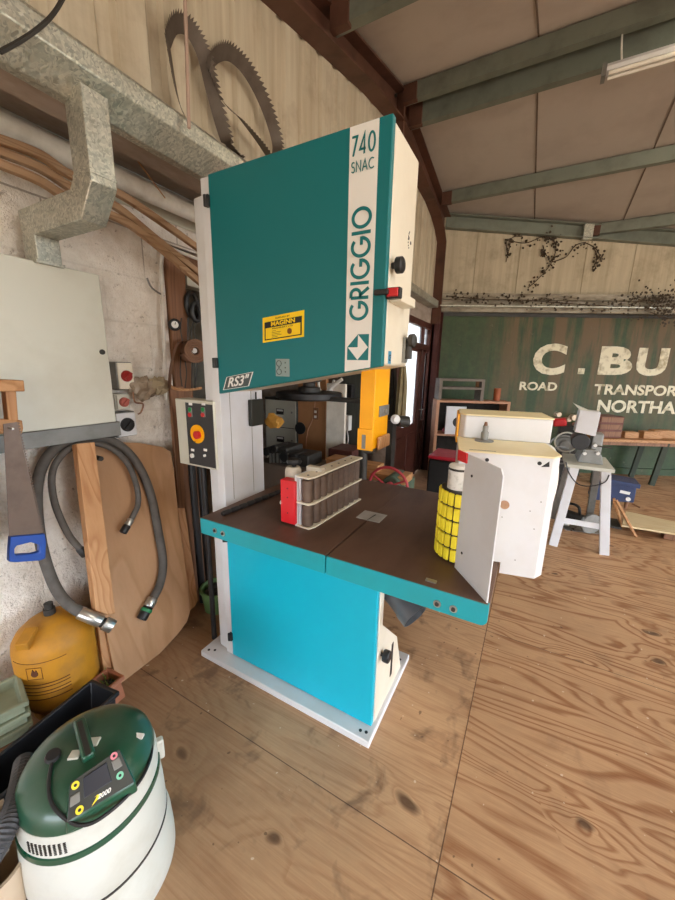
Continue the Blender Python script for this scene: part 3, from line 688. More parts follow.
# cream side: tracking knob, limit switch, lifting hole, ce mark
xs = hx1
def knob(px, r, parent, L=.03, name='knob'):
    o = at(px[0], px[1], 'X', xs); b = MB(); b.lathe([(0, 0), (.01, 0), (.01, L*.5), (r*.9, L*.5), (r, L*.6), (r, L*1.2), (r*.8, L*1.35), (0, L*1.35)], o, (1, 0, 0), 20); return b.build(name, m_black, parent)
knob((392, 266), .026, hs, name='tracking_knob')
b = MB(); b.box((xs, YD+.005, 1.775), (xs+.05, YD+.03, 1.81)); b.box((xs-.035, YD-.015, 1.786), (xs+.015, YD+.02, 1.803)); sw = b.build('door_switch', m_black, hs, bevel=.004)
b = BX((xs+.008, YD-.004, 1.78), (xs+.044, YD+.006, 1.806)); b.build('switch_face', m_redb, sw, bevel=.002)
b = MB(); b.box((xs, 1.215, 1.77), (xs+.045, 1.37, 1.80)); bk = b.build('cream_bracket', m_cream, hs, bevel=.003)
o = at(409, 240, 'X', xs); b = MB()
for k in range(7): a = R(120+k*20); b.cyl(o+V((-.001, .022*math.cos(a)+.012, .03*math.sin(a))), o+V((.0012, .022*math.cos(a)+.012, .03*math.sin(a))), .003, n=6)
b.cyl(o+V((-.001, .02, -.005)), o+V((.0012, .02, -.005)), .006, n=10); b.cyl(o+V((-.001, -.004, .005)), o+V((.0012, -.004, .005)), .006, n=10); b.build('arc_mark', m_black, hs)
o = at(389.5, 357.5, 'X', xs); b = BX((xs-.001, o.y-.014, o.z-.022), (xs+.001, o.y+.014, o.z+.022)); ce = b.build('certification_label', mat('label_blue', '#3f93b8', .4), hs)
text('CE', (xs+.0011, o.y-.009, o.z-.012), (0, 1, 0), (0, 0, 1), .018, .022, m_ink, ce, .0006, .02)
o = at(410, 342, 'X', xs); b = MB(); b.lathe([(0, 0), (.006, 0), (.006, .02), (.024, .022), (.026, .04), (.016, .048), (0, .05)], (xs, 1.40, o.z), (1, 0, 0), 16); b.cyl((xs+.02, 1.40, o.z-.015), (xs+.02, 1.40, o.z-.07), .012, .016, n=12); b.build('guide_lock_knob', m_dark, hs)
b = BX((xs, 1.385, 1.575), (xs+.012, 1.425, 1.67)); b.build('scale_strip', m_grey, hs)
# yellow blade guard
g0, g1, gy = -.665, -.535, 1.33
y_ = lambda px, py_: at(px, py_, 'Y', gy)
gt = 1.54; a0 = y_(359.5, 446).x; gb = y_(365, 449).z
gxl, gxm, gxr = y_(360, 400).x, y_(374.5, 400).x, 0
bd = thing if False else None
b = MB(); b.prism([(gxl, gy, gb), (gxm, gy, gb), (gxm, gy+.16, gb), (gxm-.012, gy+.16, gb), (gxm-.012, gy+.012, gb), (gxl+.01, gy+.012, gb), (gxl+.01, gy+.16, gb), (gxl, gy+.16, gb)], (0, 0, 1.565-gb)); gd = b.build('blade_guard', m_yellow, saw, bevel=.003)
# its lower shoe with slot
b = MB(); b.box((gxl-.004, gy-.006, gb-.005), (gxm+.002, gy, gb+.085)); sh = b.build('guard_shoe', m_yellow, gd, bevel=.002)
b = BX((gxl+.018, gy-.008, gb+.002), (gxl+.034, gy-.006, gb+.06)); b.build('slot', m_grey, sh)
b = BX((gxm, gy+.05, gb+.13), (gxm+.006, gy+.155, gb+.175)); hb = b.build('latch_plate', m_grey, gd, bevel=.002)
b = MB(); b.cyl((gxm+.004, gy+.10, gb+.152), (gxm+.014, gy+.10, gb+.152), .009, n=12); b.build('latch_bolt', m_steel, hb)
b = MB(); b.box((gxm+.006, gy+.03, gb-.005), (gxm+.02, gy+.15, gb+.05)); b.build('guide_block', m_woodx, gd, bevel=.006)
# blade
b = MB(); b.cyl((gxl+.045, gy+.05, gb-.02), (gxl+.045, gy+.05, gb+.02), .012, n=12); b.cyl((gxl+.02, gy+.02, gb-.012), (gxl+.06, gy+.02, gb-.012), .012, n=12); b.build('guide_roller', m_dark, gd)
# lower cabinet
b = MB(); b.prism([(-.442, 1.208, .035), (-.442, 1.56, .035), (-.442, 1.46, .29), (-.442, 1.25, .50), (-.442, 1.245, .79), (-.442, 1.208, .79)], (-.80, 0, 0)); lc = b.build('lower_cabinet', m_cream, saw, bevel=.003)
b = BX((-1.253, YD, .038), (-.446, YD+.024, .80)); ld = b.build('lower_door', m_tealL, saw, bevel=.003)
hinge(.72, ld, -1.266); hinge(.15, ld, -1.266)
o = at(381, 654, 'X', -.442); b = MB(); b.lathe([(0, 0), (.008, 0), (.008, .012), (.024, .012), (.026, .018), (.026, .036), (.022, .04), (0, .04)], o, (1, 0, 0), 20); b.build('door_knob', m_black, saw)
b = MB(); o = at(391, 665, 'X', -.441); b.box((-.443, o.y-.006, .12), (-.4405, o.y+.018, .30)); b.build('side_slot', m_black, lc)
# dust spout
o = at(385, 612, 'X', -.44); o2 = at(404, 626, 'X', -.33)
b = MB(); P = [V((-.50, 1.34, .64)), V((-.43, 1.33, .62)), V((-.36, 1.30, .585))]; b.tube(smooth_path(P, 5), .055, 18, cap=False); b.tube([P[-1], P[-1]+(P[-1]-P[-2]).normalized()*.05], [.059, .059], 18, cap=False)
o_ = b.build('dust_spout', mat('grey_black_spout', '#5d6064', .4, .2, '#2b2c2e', .7, 8), saw); md = o_.modifiers.new('s', 'SOLIDIFY'); md.thickness = .004
# table in two halves with teal edge
TZ = .88; tx0, txm, tx1, ty0, ty1 = -1.255, -.598, -.042, 1.03, 1.95
b = MB(); b.box((tx0, ty0+.004, TZ-.02), (txm-.004, ty1, TZ)); b.box((txm+.004, ty0+.004, TZ-.02), (tx1-.004, ty1, TZ)); b.box((txm-.01, gy+.06, TZ-.02), (txm+.01, ty1, TZ-.0005)); tb = b.build('table', m_table, saw, bevel=.0015)
def skirt(x0, x1, rl=0, rr=0):
    h = .074; b = MB()
    b.box((x0, ty0, TZ-h), (x1, ty0+.016, TZ-.0008)); return b
skirt(tx0, txm-.004).build('table_edge', m_tealT, tb, bevel=.002)
b = MB(); r_ = .022; P = [(txm+.002, TZ-.074)]+[(tx1-r_+r_*math.sin(a), TZ-.074+r_-r_*math.cos(a)) for a in [PI/2*i/6 for i in range(7)]]+[(tx1, TZ-.0008), (txm+.002, TZ-.0008)]
b.prism([(x, ty0, z) for x, z in P], (0, .016, 0)); b.build('table_edge', m_tealT, tb, bevel=.002)
b = MB(); b.box((tx1-.012, ty0+.016, TZ-.05), (tx1, ty1, TZ-.002)); b.build('side_edge', m_table, tb, bevel=.002)
b = MB(); b.box((tx0, ty0+.016, TZ-.074), (tx0+.012, ty1, TZ-.002)); b.build('side_edge', m_tealT, tb, bevel=.002)
for x, z in ((-1.163, .853), (-1.115, .851), (-.190, .845), (-.140, .845)):
    o = V((x, ty0, z-.012)); b = MB(); b.cyl(o+V((0, .002, 0)), o-V((0, .003, 0)), .012, n=20); r = b.build('bolt_washer', m_steel, tb); b = MB(); b.cyl(o-V((0, .001, 0)), o-V((0, .007, 0)), .0065, n=12); b.build('bolt_head', m_dark, r)
b = BX((-.655, 1.40, TZ-.002), (-.54, 1.50, TZ+.0012)); tp = b.build('throat_plate', mat('brushed_plate', '#b5b5b2', .5, .3, '#85847f', .5, 14), tb)
b = MB(); b.prism([(-.60, 1.40, TZ+.001), (-.597, 1.40, TZ+.001), (-.585, 1.475, TZ+.001), (-.592, 1.478, TZ+.001)], (0, 0, .0006)); b.build('slot', m_black, tp)
b = MB(); b.box((-1.1, 1.25, .74), (-.3, 1.6, TZ-.02)); b.build('trunnion', m_dark, saw)
b = BX((-.24, ty0+.03, TZ), (-.205, ty0+.045, TZ+.004)); b.build('pointer_tab', m_steel, tb)
# black switch box on the column
o = at(255, 400, 'X', -1.256); o1 = at(262, 430, 'X', -1.256)
b = BX((-1.257, at(250, 415, 'X', -1.245).y, at(250, 427, 'X', -1.235).z), (-1.232, at(262, 415, 'X', -1.245).y, at(250, 400, 'X', -1.235).z)); bx = b.build('switch_box', mat('black_green_box', '#23251f', .4, .1, '#11120f', .5, 9), col, bevel=.004)
b = MB(); oo = at(256, 399, 'X', -1.245); b.tube([oo, oo+V((0, 0, .035))], .004, 6); b.build('cable', m_black, bx)
# control panel in front of column, left
cp = at(181, 400, 'Y', 1.22); 
y_c = 1.17
A = at(184.5, 401, 'Y', y_c); B_ = at(212.5, 399, 'Y', y_c); D_ = at(187, 467, 'Y', y_c)
x0, x1, zt, zbm = A.x, B_.x, A.z, at(200, 466, 'Y', y_c).z
xl_ = at(177.5, 430, 'Y', y_c).x; b = BX((xl_, y_c, zbm-.006), (x1+.002, y_c+.09, zt+.008)); cb = b.build('control_box', m_panel, saw, bevel=.003)
b = BX((x0+.006, y_c-.002, zbm+.004), (x1-.002, y_c+.001, zt-.006)); cf = b.build('control_face', mat('anthracite_face', '#3a3b3d', .45), cb)
def disc(c, r, d, m, name, parent, n=20): b = MB(); b.cyl((c[0], c[1], c[2]), (c[0], c[1]-d, c[2]), r, n=n); return b.build(name, m, parent)
def fc(px, py_): q = at(px, py_, 'Y', y_c-.002); return q
for px in (190.5, 203.5):
    q = fc(px, 412); b = BX((q.x-.013, q.y-.003, q.z-.024), (q.x+.013, q.y, q.z+.022)); bt = b.build('button_bezel', m_grey, cf, bevel=.003)
    disc(fc(px, 409.5)+V((0, -.002, 0)), .010, .005, m_green, 'green_button', bt); disc(fc(px, 414.8)+V((0, -.002, 0)), .010, .006, m_redb, 'red_button', bt)
    q = fc(px, 404); BX((q.x-.012, q.y-.001, q.z-.006), (q.x+.012, q.y, q.z+.006)).build('button_label', m_stripe, cf)
e = disc(fc(197.8, 434), .045, .006, m_yellow, 'stop_bezel', cf, 28); disc(fc(199.5, 434.5)+V((0, -.006, 0)), .019, .016, m_redb, 'stop_button', e)
text('EMERGENCY', fc(193, 441.5)+V((0, -.0062, 0)), (1, 0, 0), (0, 0, 1), .03, .005, m_ink, e, .0005) 
for px, r in ((192.7, .011), (205.3, .006)):
    q = fc(px, 450); BX((q.x-.011, q.y-.001, q.z-.006), (q.x+.011, q.y, q.z+.006)).build('button_label', m_stripe, cf)
    disc(fc(px, 455.5), r, .008, m_stripe, 'selector_switch', cf)
b = MB(); b.cyl((x0+.03, y_c+.06, .02), (x0+.03, y_c+.06, zbm), .014, n=14); b.build('cable_conduit', m_black, cb)

# ================================================================== LEFT WALL THINGS
XP = -1.8
pc = thing('electrical_cabinet', 'large plain light grey metal cabinet fixed high on the whitewashed wall', 'cabinet', (-1.87, .6, 1.268))
BX((XW+.003, .16, 1.272), (XP-.016, 1.018, 1.932)).build('cabinet_body', m_panel, pc, bevel=.004)
cdr = BX((XP-.014, .15, 1.268), (XP, 1.022, 1.938)).build('cabinet_door', m_panel, pc, bevel=.004)
o = at(102, 352, 'X', XP); b = MB(); b.cyl(o, o+V((.006, 0, 0)), .012, n=16); b.box((o.x+.005, o.y-.003, o.z-.008), (o.x+.008, o.y+.003, o.z+.008)); b.build('cabinet_lock', m_dark, cdr)
b = BX((XW+.003, .1, 1.19), (-1.835, 1.06, 1.262)); tr = tag(b.build('cable_trunking', m_grey, bevel=.003), 'grey galvanised cable trunking directly under the light grey cabinet', 'trunking')
def isolator(x0, y0, x1, y1, label, kind, ms):
    X = -1.87; a = at(x0, y1, 'X', X); c = at(x1, y0, 'X', X); zl = (at(x0, y0, 'X', X).z+at(x1, y0, 'X', X).z)/2; za = (at(x0, y1, 'X', X).z+at(x1, y1, 'X', X).z)/2
    ya, yb_ = max(a.y, 1.025), c.y
    t = thing('isolator_switch', label, 'switch', (XW+.003, (ya+yb_)/2, za)); BX((XW+.003, ya, za), (X-.012, yb_, zl)).build('switch_box', ms[0], t, bevel=.005)
    pl = BX((X-.012, ya+.004, za+.004), (X, yb_-.004, zl-.004)).build('switch_plate', ms[1], t, bevel=.004); cc = V((X, (ya+yb_)/2, (za+zl)/2))
    r = min(yb_-ya, zl-za)*.33; b = MB(); b.lathe([(0, 0), (r, 0), (r, .008), (r*.85, .014), (0, .014)], cc, (1, 0, 0), 24)
    kn = b.build('rotary_knob', ms[2], t); b = MB(); b.obox(cc+V((.02, 0, 0)), (.008, 0, 0), V((0, .7, .7))*r*.8, V((0, -.7, .7))*.006); b.build('knob_bar', ms[2], kn, bevel=.002); return t
isolator(119.5, 362, 133, 390, 'white isolator with red knob, top of the three by the cabinet', 'r', (m_grey, m_cream, mat('dark_red_knob', '#96231f', .4)))
isolator(117.5, 394, 130, 410, 'small white isolator with dusty red knob, middle of the three', 'r', (m_panel, m_panel, mat('dusty_red', '#a8574a', .6)))
isolator(118, 412, 136, 437, 'white socket isolator with round black knob, lowest of the three', 'k', (m_grey, m_white, m_black))
b = BX((XW+.003, 1.03, at(117, 362, 'X', -1.9).z-.0), (XW+.075, 1.06, at(117, 362, 'X', -1.9).z+.02)); tag(b.build('cable_gland_strip', m_grey), 'narrow grey metal strip above the topmost white isolator', 'strip')
# crumpled packing stuffed beside the isolators
rnd = random.Random(4)
def crumple(name, label, cat, c, r, m, seed, n=3, sq=(.35, 1, .8)):
    rn = random.Random(seed); b = MB(); bmesh.ops.create_icosphere(b.b, subdivisions=n, radius=1)
    for v in b.b.verts:
        d = 1+rn.uniform(-.28, .28); v.co = V((v.co.x*sq[0]*d*r, v.co.y*sq[1]*d*r, v.co.z*sq[2]*d*r))+V(c)
    return tag(b.build(name, m, ang=20), label, cat)
crumple('crumpled_bag', 'crumpled clear brown bag stuffed beside the isolators', 'bag', at(142, 388, 'X', -1.88), .075, mat('dusty_clear_plastic', '#a89783', .35, 0, '#6d5b48', .8, 14, lo=.35, hi=.6), 2)
crumple('crumpled_paper', 'crumpled beige paper against the post, right of the crumpled bag', 'paper', at(158, 386, 'X', -1.88), .06, mat('beige_paper', '#b3a285', .8, 0, '#7a6a50', .7, 10, lo=.35, hi=.6), 5)
b = MB(); b.tube(smooth_path([at(x, y, 'X', -1.82) for x, y in ((133, 392), (135, 402), (143, 404), (141, 412), (138, 414))], 5), .0045, 6); tag(b.build('brown_wire', m_dkwood), 'brown wire end hanging below the crumpled bag', 'wire')

# timber framed side opening, shelf gear on it
tf = thing('timber_door_frame', 'rough brown timber frame lining the side opening behind the saw', 'frame', (XW, 1.55, 0))
BX((XW-.1, 1.475, 0), (XW+.02, 1.60, 2.2)).build('post', m_dkwood, tf, bevel=.004)
BX((XW-.1, 1.60, 2.08), (XW+.02, 4.2, 2.2)).build('lintel', m_dkwood, tf, bevel=.004)
BX((XW-.1, 4.08, 0), (XW+.02, 4.2, 2.08)).build('post', m_dkwood, tf, bevel=.004)
X = XW+.03; P = [at(x, y, 'X', X) for x, y in ((166, 400), (164, 340), (162, 290), (161.5, 262), (164, 252), (171, 249), (180, 252), (205, 262))]
b = MB(); b.tube(smooth_path(P, 5), .010, 8); tag(b.build('white_conduit', m_pipe), 'white cable conduit bent round the corner of the timber frame', 'conduit')
b = MB(); b.tube(smooth_path([at(x, y, 'X', X) for x, y in ((164, 296), (152, 288), (147, 278))], 4), .005, 6); tag(b.build('grey_cable', m_grey), 'short grey cable stub leaving the white conduit', 'cable')
g = thing('pressure_gauge', 'small round dial gauge with a pale face on the timber frame', 'gauge', at(174, 325, 'X', X))
o = at(173.5, 325, 'X', X-.005); b = MB(); b.lathe([(0, 0), (.032, 0), (.034, .02), (.034, .03), (.028, .034), (.028, .028), (0, .028)], o, (1, -.4, 0), 24); b.build('gauge_case', m_black, g)
ax = V((1, -.4, 0)).normalized(); b = MB(); b.cyl(o+ax*.0285, o+ax*.030, .020, n=20); b.build('dial_face', m_stripe, g); b = MB(); b.bar(o+ax*.031, o+ax*.031+V((0, .004, .014)), .003, .002, (1, 0, 0)); b.build('needle', m_ink, g)
def roll(label, px, py, r, w, m, X=X+.02):
    t = thing('sanding_belt_roll', label, 'belt', at(px, py, 'X', X), 0, 'rolled sanding belts on the timber post'); o = at(px, py, 'X', X); b = MB(); ax = V((1, -.45, 0)).normalized()
    u = ax.cross(V((0, 0, 1))).normalized(); P = []
    for i in range(70): a = i/70*2*PI*4; rr = r*(.35+.65*i/70); P.append((a, rr))
    vs_ = []
    for a, rr in P:
        q = o+u*math.cos(a)*rr+V((0, 0, 1))*math.sin(a)*rr; vs_.append((b.b.verts.new(q), b.b.verts.new(q+ax*w)))
    for A, B in zip(vs_, vs_[1:]): b.face([A[0], B[0], B[1], A[1]])
    ob = b.build('belt', m, t); md = ob.modifiers.new('s', 'SOLIDIFY'); md.thickness = .010
    b = MB(); b.cyl(o, o+ax*(w*.8), r*.2, n=14); b.build('core', m_stripe, t)
m_belt = mat('brown_abrasive_cloth', '#84614a', .8, 0, '#5b3f30', .6, 10)
roll('rolled brown sanding belt hung between timber post and saw', 190.5, 351, .075, .11, m_belt)
b = MB(); P = smooth_path([at(x, y, 'X', X+.03) for x, y in ((186, 341), (177, 343), (172, 356), (169, 372), (168, 388))], 5)
for A_, B_ in zip(P, P[1:]): b.hexa([A_+V((-.002, 0, 0)), A_+V((.05, -.02, 0)), A_+V((.05, -.017, .003)), A_+V((-.002, .003, .003)), B_+V((-.002, 0, 0)), B_+V((.05, -.02, 0)), B_+V((.05, -.017, .003)), B_+V((-.002, .003, .003))])
tag(b.build('loose_sanding_belt', m_belt, ang=80), 'loose brown sanding belt draped down the timber post', 'belt')
for k, (px, py, r) in enumerate(((192, 305, .07), (196, 312, .05))):
    o = at(px, py, 'X', X+.005+.03*k); b = MB(); b.tube([o+V((0, math.cos(a)*r*.6, math.sin(a)*r)) for a in [2*PI*i/30 for i in range(30)]], .014, 8, closed=True)
    tag(b.build('coiled_cable', m_black), ['larger black cable coil hanging in the side opening', 'smaller black cable coil nearest the saw in the side opening'][k], 'cable', 'cable coils in the side opening')
for k in range(5):
    b = MB(); x0 = 183+k*3.4; b.tube(smooth_path([at(x0+rnd.uniform(-3, 3), y, 'X', X+.01+k*.006) for y in (318, 330, 342, 356, 372, 388)], 4), .0035, 5)
    tag(b.build('tangled_wire', m_dark), 'dark wire hanging in the tangle behind the belt roll', 'wire', 'dark wires behind the belt roll')
b = MB(); b.box((XW-.08, 1.62, 2.02), (XW+.01, 2.1, 2.075)); tag(b.build('pale_batten', m_panel), 'short pale batten across the head of the side opening', 'batten')
b = MB(); P = [at(x, y, 'X', X+.02) for x, y in ((168, 384), (175, 389), (188, 390), (201, 388))]; b.tube(smooth_path(P, 4), .011, 4); tag(b.build('wooden_strip', m_woodx), 'thin bent wooden strip under the rolled belts', 'strip')

# standing timbers and black tubes behind the control panel
def leanbar(name, label, cat, p0, p1, w, h, m, grp=None, X=None):
    b = MB(); b.bar(p0, p1, w, h, (1, 0, 0)); o = b.build(name, m, bevel=.003); tag(o, label, cat, grp); return o
leanbar('timber_board', 'wide brown board standing upright between plywood and control panel', 'timber', (-1.86, at(187, 560, 'X', -1.86).y, .002), (-1.91, at(188, 520, 'X', -1.9).y, 1.42), .10, .02, m_dkwood)
leanbar('timber_board', 'narrow brown board standing just left of the saw column', 'timber', (-1.60, 1.86, .002), (-1.66, 1.84, 1.45), .07, .03, m_dkwood)
for k, (yy, l) in enumerate(((at(196, 520, 'X', -1.8).y, 'left'), (at(204, 520, 'X', -1.8).y, 'right'))):
    b = MB(); b.cyl((-1.79, yy, 0.001), (-1.81, yy, 1.3), .022, n=14); tag(b.build('black_tube', m_black), l+' one of two upright black tubes beside the saw column', 'tube', 'upright black tubes by the saw')
pt = thing('green_bucket', 'round green bucket with dark bits on floor behind the saw', 'bucket', (0, 0, 0)); 
po = V((-1.66, 1.46, 0)); pt.location = po; WM[pt.name] = Matrix.Translation(po)
b = MB(); b.lathe([(0, .001), (.085, .001), (.10, .13), (.108, .135), (.108, .15), (.098, .15), (.094, .135), (.08, .02), (0, .02)], po, n=32); b.build('bucket_wall', m_pot, pt)
b = MB(); bmesh.ops.create_icosphere(b.b, subdivisions=2, radius=1)
for v in b.b.verts: v.co = V((v.co.x*.085, v.co.y*.085, v.co.z*.03+.11+rnd.uniform(-.012, .012)))+po
o_ = b.build('scrap', m_dark, pt, ang=10); o_['kind'] = 'stuff'

# plywood sheet leaning on the wall
PN = V((1, 0, .23)).normalized(); P0 = V((-1.63, 1, 0))
def pl(x, y, off=0): return atp(x, y, P0+PN*off, PN)
out = [(76, 446), (100, 441), (140, 443), (163, 447), (171, 452), (174, 470), (179, 520), (185, 560), (189, 590), (190, 612), (187, 622), (178, 634), (160, 654), (140, 672), (118, 691), (112, 660), (100, 600), (85, 520)]
b = MB(); Q = [pl(x, y) for x, y in out]; Q = [q if q.z > .002 else V((q.x, q.y, .002)) for q in Q]; b.prism(Q, -PN*.018); tag(b.build('plywood_sheet', m_ply, bevel=.002), 'large rounded plywood sheet leaning against the whitewashed wall', 'plywood')
bt = [pl(x, y, .085) for x, y in ((71.5, 445), (90, 443), (110.5, 612), (103, 614), (91, 609))]
b = MB(); b.prism(bt, PN*.045); tag(b.build('timber_batten', m_wood, bevel=.003), 'pale timber batten standing on the left edge of the plywood sheet', 'timber')
b = MB(); bt = [pl(x, y, -.05) for x, y in ((92, 606), (111, 612), (120, 692), (104, 696))]; b.prism(bt, PN*.03); tag(b.build('timber_offcut', m_wood, bevel=.003), 'rough timber offcut under the batten at the sheet foot', 'timber')
b = MB(); bt = [pl(x, y, -.09) for x, y in ((176, 508), (183, 508), (196, 600), (193, 606), (186, 612))]; b.prism(bt, PN*.02); tag(b.build('timber_plank', m_wood, bevel=.003), 'thin pale plank leaning behind the right edge of the plywood', 'timber')
b = MB(); bt = [pl(x, y, -.12) for x, y in ((166, 445), (173, 448), (181, 512), (176, 512))]; b.prism(bt, PN*.02); tag(b.build('pale_strip', m_stripe, bevel=.002), 'narrow cream strip behind the top right of the plywood', 'strip')

# hoses
def hose(label, pts, r, off, ends, cat='hose'):
    t = thing('rubber_hose', label, 'hose', pl(*pts[0][:2], off), 0, 'grey rubber hoses hung over the plywood')
    P = smooth_path([pl(x, y, off+(o if len(q) else 0)) for x, y, *q in pts for o in (q[0] if q else 0,)], 7)
    b = MB(); b.tube(P, r, 16); b.build('hose_run', m_hose, t)
    a, d = P[0], (P[0]-P[1]).normalized(); e, f = P[-1], (P[-1]-P[-2]).normalized()
    for (p, dr, spec) in ((a, d, ends[0]), (e, f, ends[1])):
        if not spec: continue
        par = None
        for (l0, l1, rr, m, nm) in spec:
            b = MB(); b.lathe([(0, l0), (rr*.9, l0), (rr, l0+.004), (rr, l1-.004), (rr*.92, l1), (rr*.7, l1), (rr*.7, l1-.01), (0, l1-.01)], p, dr, 20); b.build(nm, m, t)
    return t
hose('thick grey hose looping over the batten with steel end', [(95, 619, .09), (80, 612, .06), (64, 600, .03), (52, 580), (42, 548), (37, 512), (38, 480), (48, 456), (66, 443), (92, 438), (116, 443), (136, 462), (150, 492), (158, 530), (163, 562), (160, 584), (152, 600)], .022, .030,
     ([(-.07, .03, .027, m_steel, 'steel_ferrule'), (.03, .042, .022, m_black, 'seal_ring'), (.042, .085, .029, m_steel, 'steel_coupling')], [(-.01, .035, .027, m_steel, 'steel_ferrule'), (.035, .10, .026, m_black, 'black_coupling'), (.045, .062, .030, mat('green_band', '#1e7a4a', .5), 'green_ring')]))
hose('thinner grey hose looped inside the thick one', [(80, 549), (67, 532), (54, 500), (53, 470), (68, 450), (92, 443), (114, 450), (129, 466), (137, 488), (138, 504), (134, 514), (130, 521)], .014, .058,
     ([(-.005, .04, .017, m_black, 'black_coupling')], [(-.01, .025, .017, m_steel, 'steel_ferrule'), (.025, .065, .019, m_black, 'black_coupling')]))
b = MB(); a = pl(64, 447, .0); c = pl(64, 447, .2)
q = pl(88, 447, .0)
b.cyl(V((XW+.002, q.y, q.z-.045)), V((-1.79, q.y, q.z-.045)), .012, n=10); tag(b.build('wall_peg', m_dark), 'dark wall peg carrying the two grey hoses', 'peg')

# handsaw and timber bracket
X = -1.677
hs_ = thing('handsaw', 'old handsaw hanging blade-up with a blue plastic handle', 'handsaw', at(30, 550, 'X', X))
def sx(x, y): return at(x, y, 'X', X)
b = MB(); Q = [sx(3, 424), sx(17, 422), sx(43, 537), sx(9, 537)]; b.prism(Q, (.002, 0, 0)); b.build('saw_blade', m_rustsaw, hs_)
b = MB(); A_, B_ = sx(17.5, 422), sx(43.5, 537); k = 44
for i in range(k):
    p = A_+(B_-A_)*(i/k); q = A_+(B_-A_)*((i+1)/k); m_ = (p+q)/2+V((0, .006, .001)); b.prism([p, q, m_], (.002, 0, 0))
o_ = b.build('teeth', m_rustsaw, hs_); o_['kind'] = 'stuff'
oo = [sx(x, y) for x, y in ((9, 536), (43.5, 533), (45, 541), (44, 558), (38, 560), (14, 561.5), (7.5, 561), (8, 548))]
ii = [sx(x, y) for x, y in ((15, 545), (29, 541.5), (38, 544), (38, 551), (31, 553), (14, 554), (13, 552), (13, 548))]
b = MB(); vs0 = [b.b.verts.new(p+V((-.010, 0, 0))) for p in oo]; vi0 = [b.b.verts.new(p+V((-.010, 0, 0))) for p in ii]; vs1 = [b.b.verts.new(p+V((.014, 0, 0))) for p in oo]; vi1 = [b.b.verts.new(p+V((.014, 0, 0))) for p in ii]
for i in range(8):
    j = (i+1) % 8; b.face([vs0[i], vs0[j], vi0[j], vi0[i]]); b.face([vs1[i], vi1[i], vi1[j], vs1[j]]); b.face([vs0[i], vs1[i], vs1[j], vs0[j]]); b.face([vi0[i], vi0[j], vi1[j], vi1[i]])
b.build('handle', m_blue, hs_, bevel=.004, ang=50)
br = thing('timber_rack', 'small rough timber rack end carrying the handsaw', 'rack', sx(8, 432))
def pz(name, px, X0, X1, m=m_woodx): b = MB(); b.prism([V((X0, at(x, y, 'X', (X0+X1)/2).y, at(x, y, 'X', (X0+X1)/2).z)) for x, y in px], (X1-X0, 0, 0)); return b.build(name, m, br, bevel=.003)
pz('top_rail', ((-40, 378), (19, 380), (20, 391), (-40, 391)), -1.72, -1.64); pz('post', ((3, 391), (14, 391), (16, 420), (6, 420)), -1.72, -1.68, m_wood); pz('bottom_rail', ((-40, 416), (20, 420), (21, 428), (20, 433), (-40, 434)), -1.72, -1.68)
pz('arm', ((-40, 391), (-20, 391), (-20, 560), (-40, 560)), XW+.003, -1.64, m_wood)
q = sx(9, 428); b = MB(); b.cyl(V((-1.68, q.y, q.z)), V((-1.645, q.y, q.z)), .004, n=8); b.build('nail', m_steel, br)

# gas cylinder
gc = V((-1.775, .62, 0)); gs = thing('gas_cylinder', 'dusty orange-yellow gas cylinder behind the green topped vacuum', 'gas cylinder', gc)
b = MB(); b.lathe([(0, .03), (.09, .032), (.13, .055), (.147, .09), (.15, .12), (.15, .335), (.146, .365), (.128, .398), (.095, .428), (.055, .450), (.02, .458), (0, .458)], gc, n=48); gb_ = b.build('shell', m_gas, gs)
b = MB(); b.lathe([(.11, .0), (.115, .0), (.115, .06), (.11, .06)], gc, n=36); b.build('foot_ring', m_gas, gs)
b = MB(); b.cyl(gc+V((0, 0, .45)), gc+V((0, 0, .485)), .022, n=16); b.cyl(gc+V((0, 0, .485)), gc+V((0, 0, .51)), .017, n=16); b.build('valve', m_dark, gs)
b = MB(); hd_ = gc+V((.045, -.105, .425)); b.obox(hd_, V((.025, -.03, -.012)), V((.02, .015, .0)), V((.01, -.005, .022))); b.build('handle_tab', m_gas, gs, bevel=.004)
b = MB()
for k, z in enumerate((.33, .225, .21, .19, .175, .15)):
    a0, a1 = R(-88), R(-8); P = [gc+V((.1508*math.cos(a0+(a1-a0)*i/24), .1508*math.sin(a0+(a1-a0)*i/24), z)) for i in range(25)]
    b.tube(P, .0018 if k else .0012, 4)
o_ = b.build('print_band', mat('brown_print', '#5b2f17', .7), gb_); o_['kind'] = 'stuff'
a = R(-52); o = gc+V((.1508*math.cos(a), .1508*math.sin(a), .28)); uu = V((-math.sin(a), math.cos(a), 0)); nn = V((math.cos(a), math.sin(a), 0))
b = MB(); b.tube([o-uu*.028-V((0, 0, .025)), o+uu*.028-V((0, 0, .025)), o+uu*.028+V((0, 0, .03)), o-uu*.028+V((0, 0, .03))], .0015, 4, closed=True); b.cyl(o-nn*.002, o+nn*.002, .013, n=10)
b.prism([o+uu*-.012+V((0, 0, .006))-nn*.002, o+uu*.012+V((0, 0, .006))-nn*.002, o+uu*.007+V((0, 0, .02))-nn*.002, o+V((0, 0, .012))-nn*.002, o-uu*.005+V((0, 0, .024))-nn*.002], nn*.004); b.build('flammable_mark', mat('brown_print', '#5b2f17'), gb_)
for k in range(3):
    t_ = 'HIGHLY FLAMMABLE' if k == 0 else ('LPG' if k == 1 else 'BUTANE')
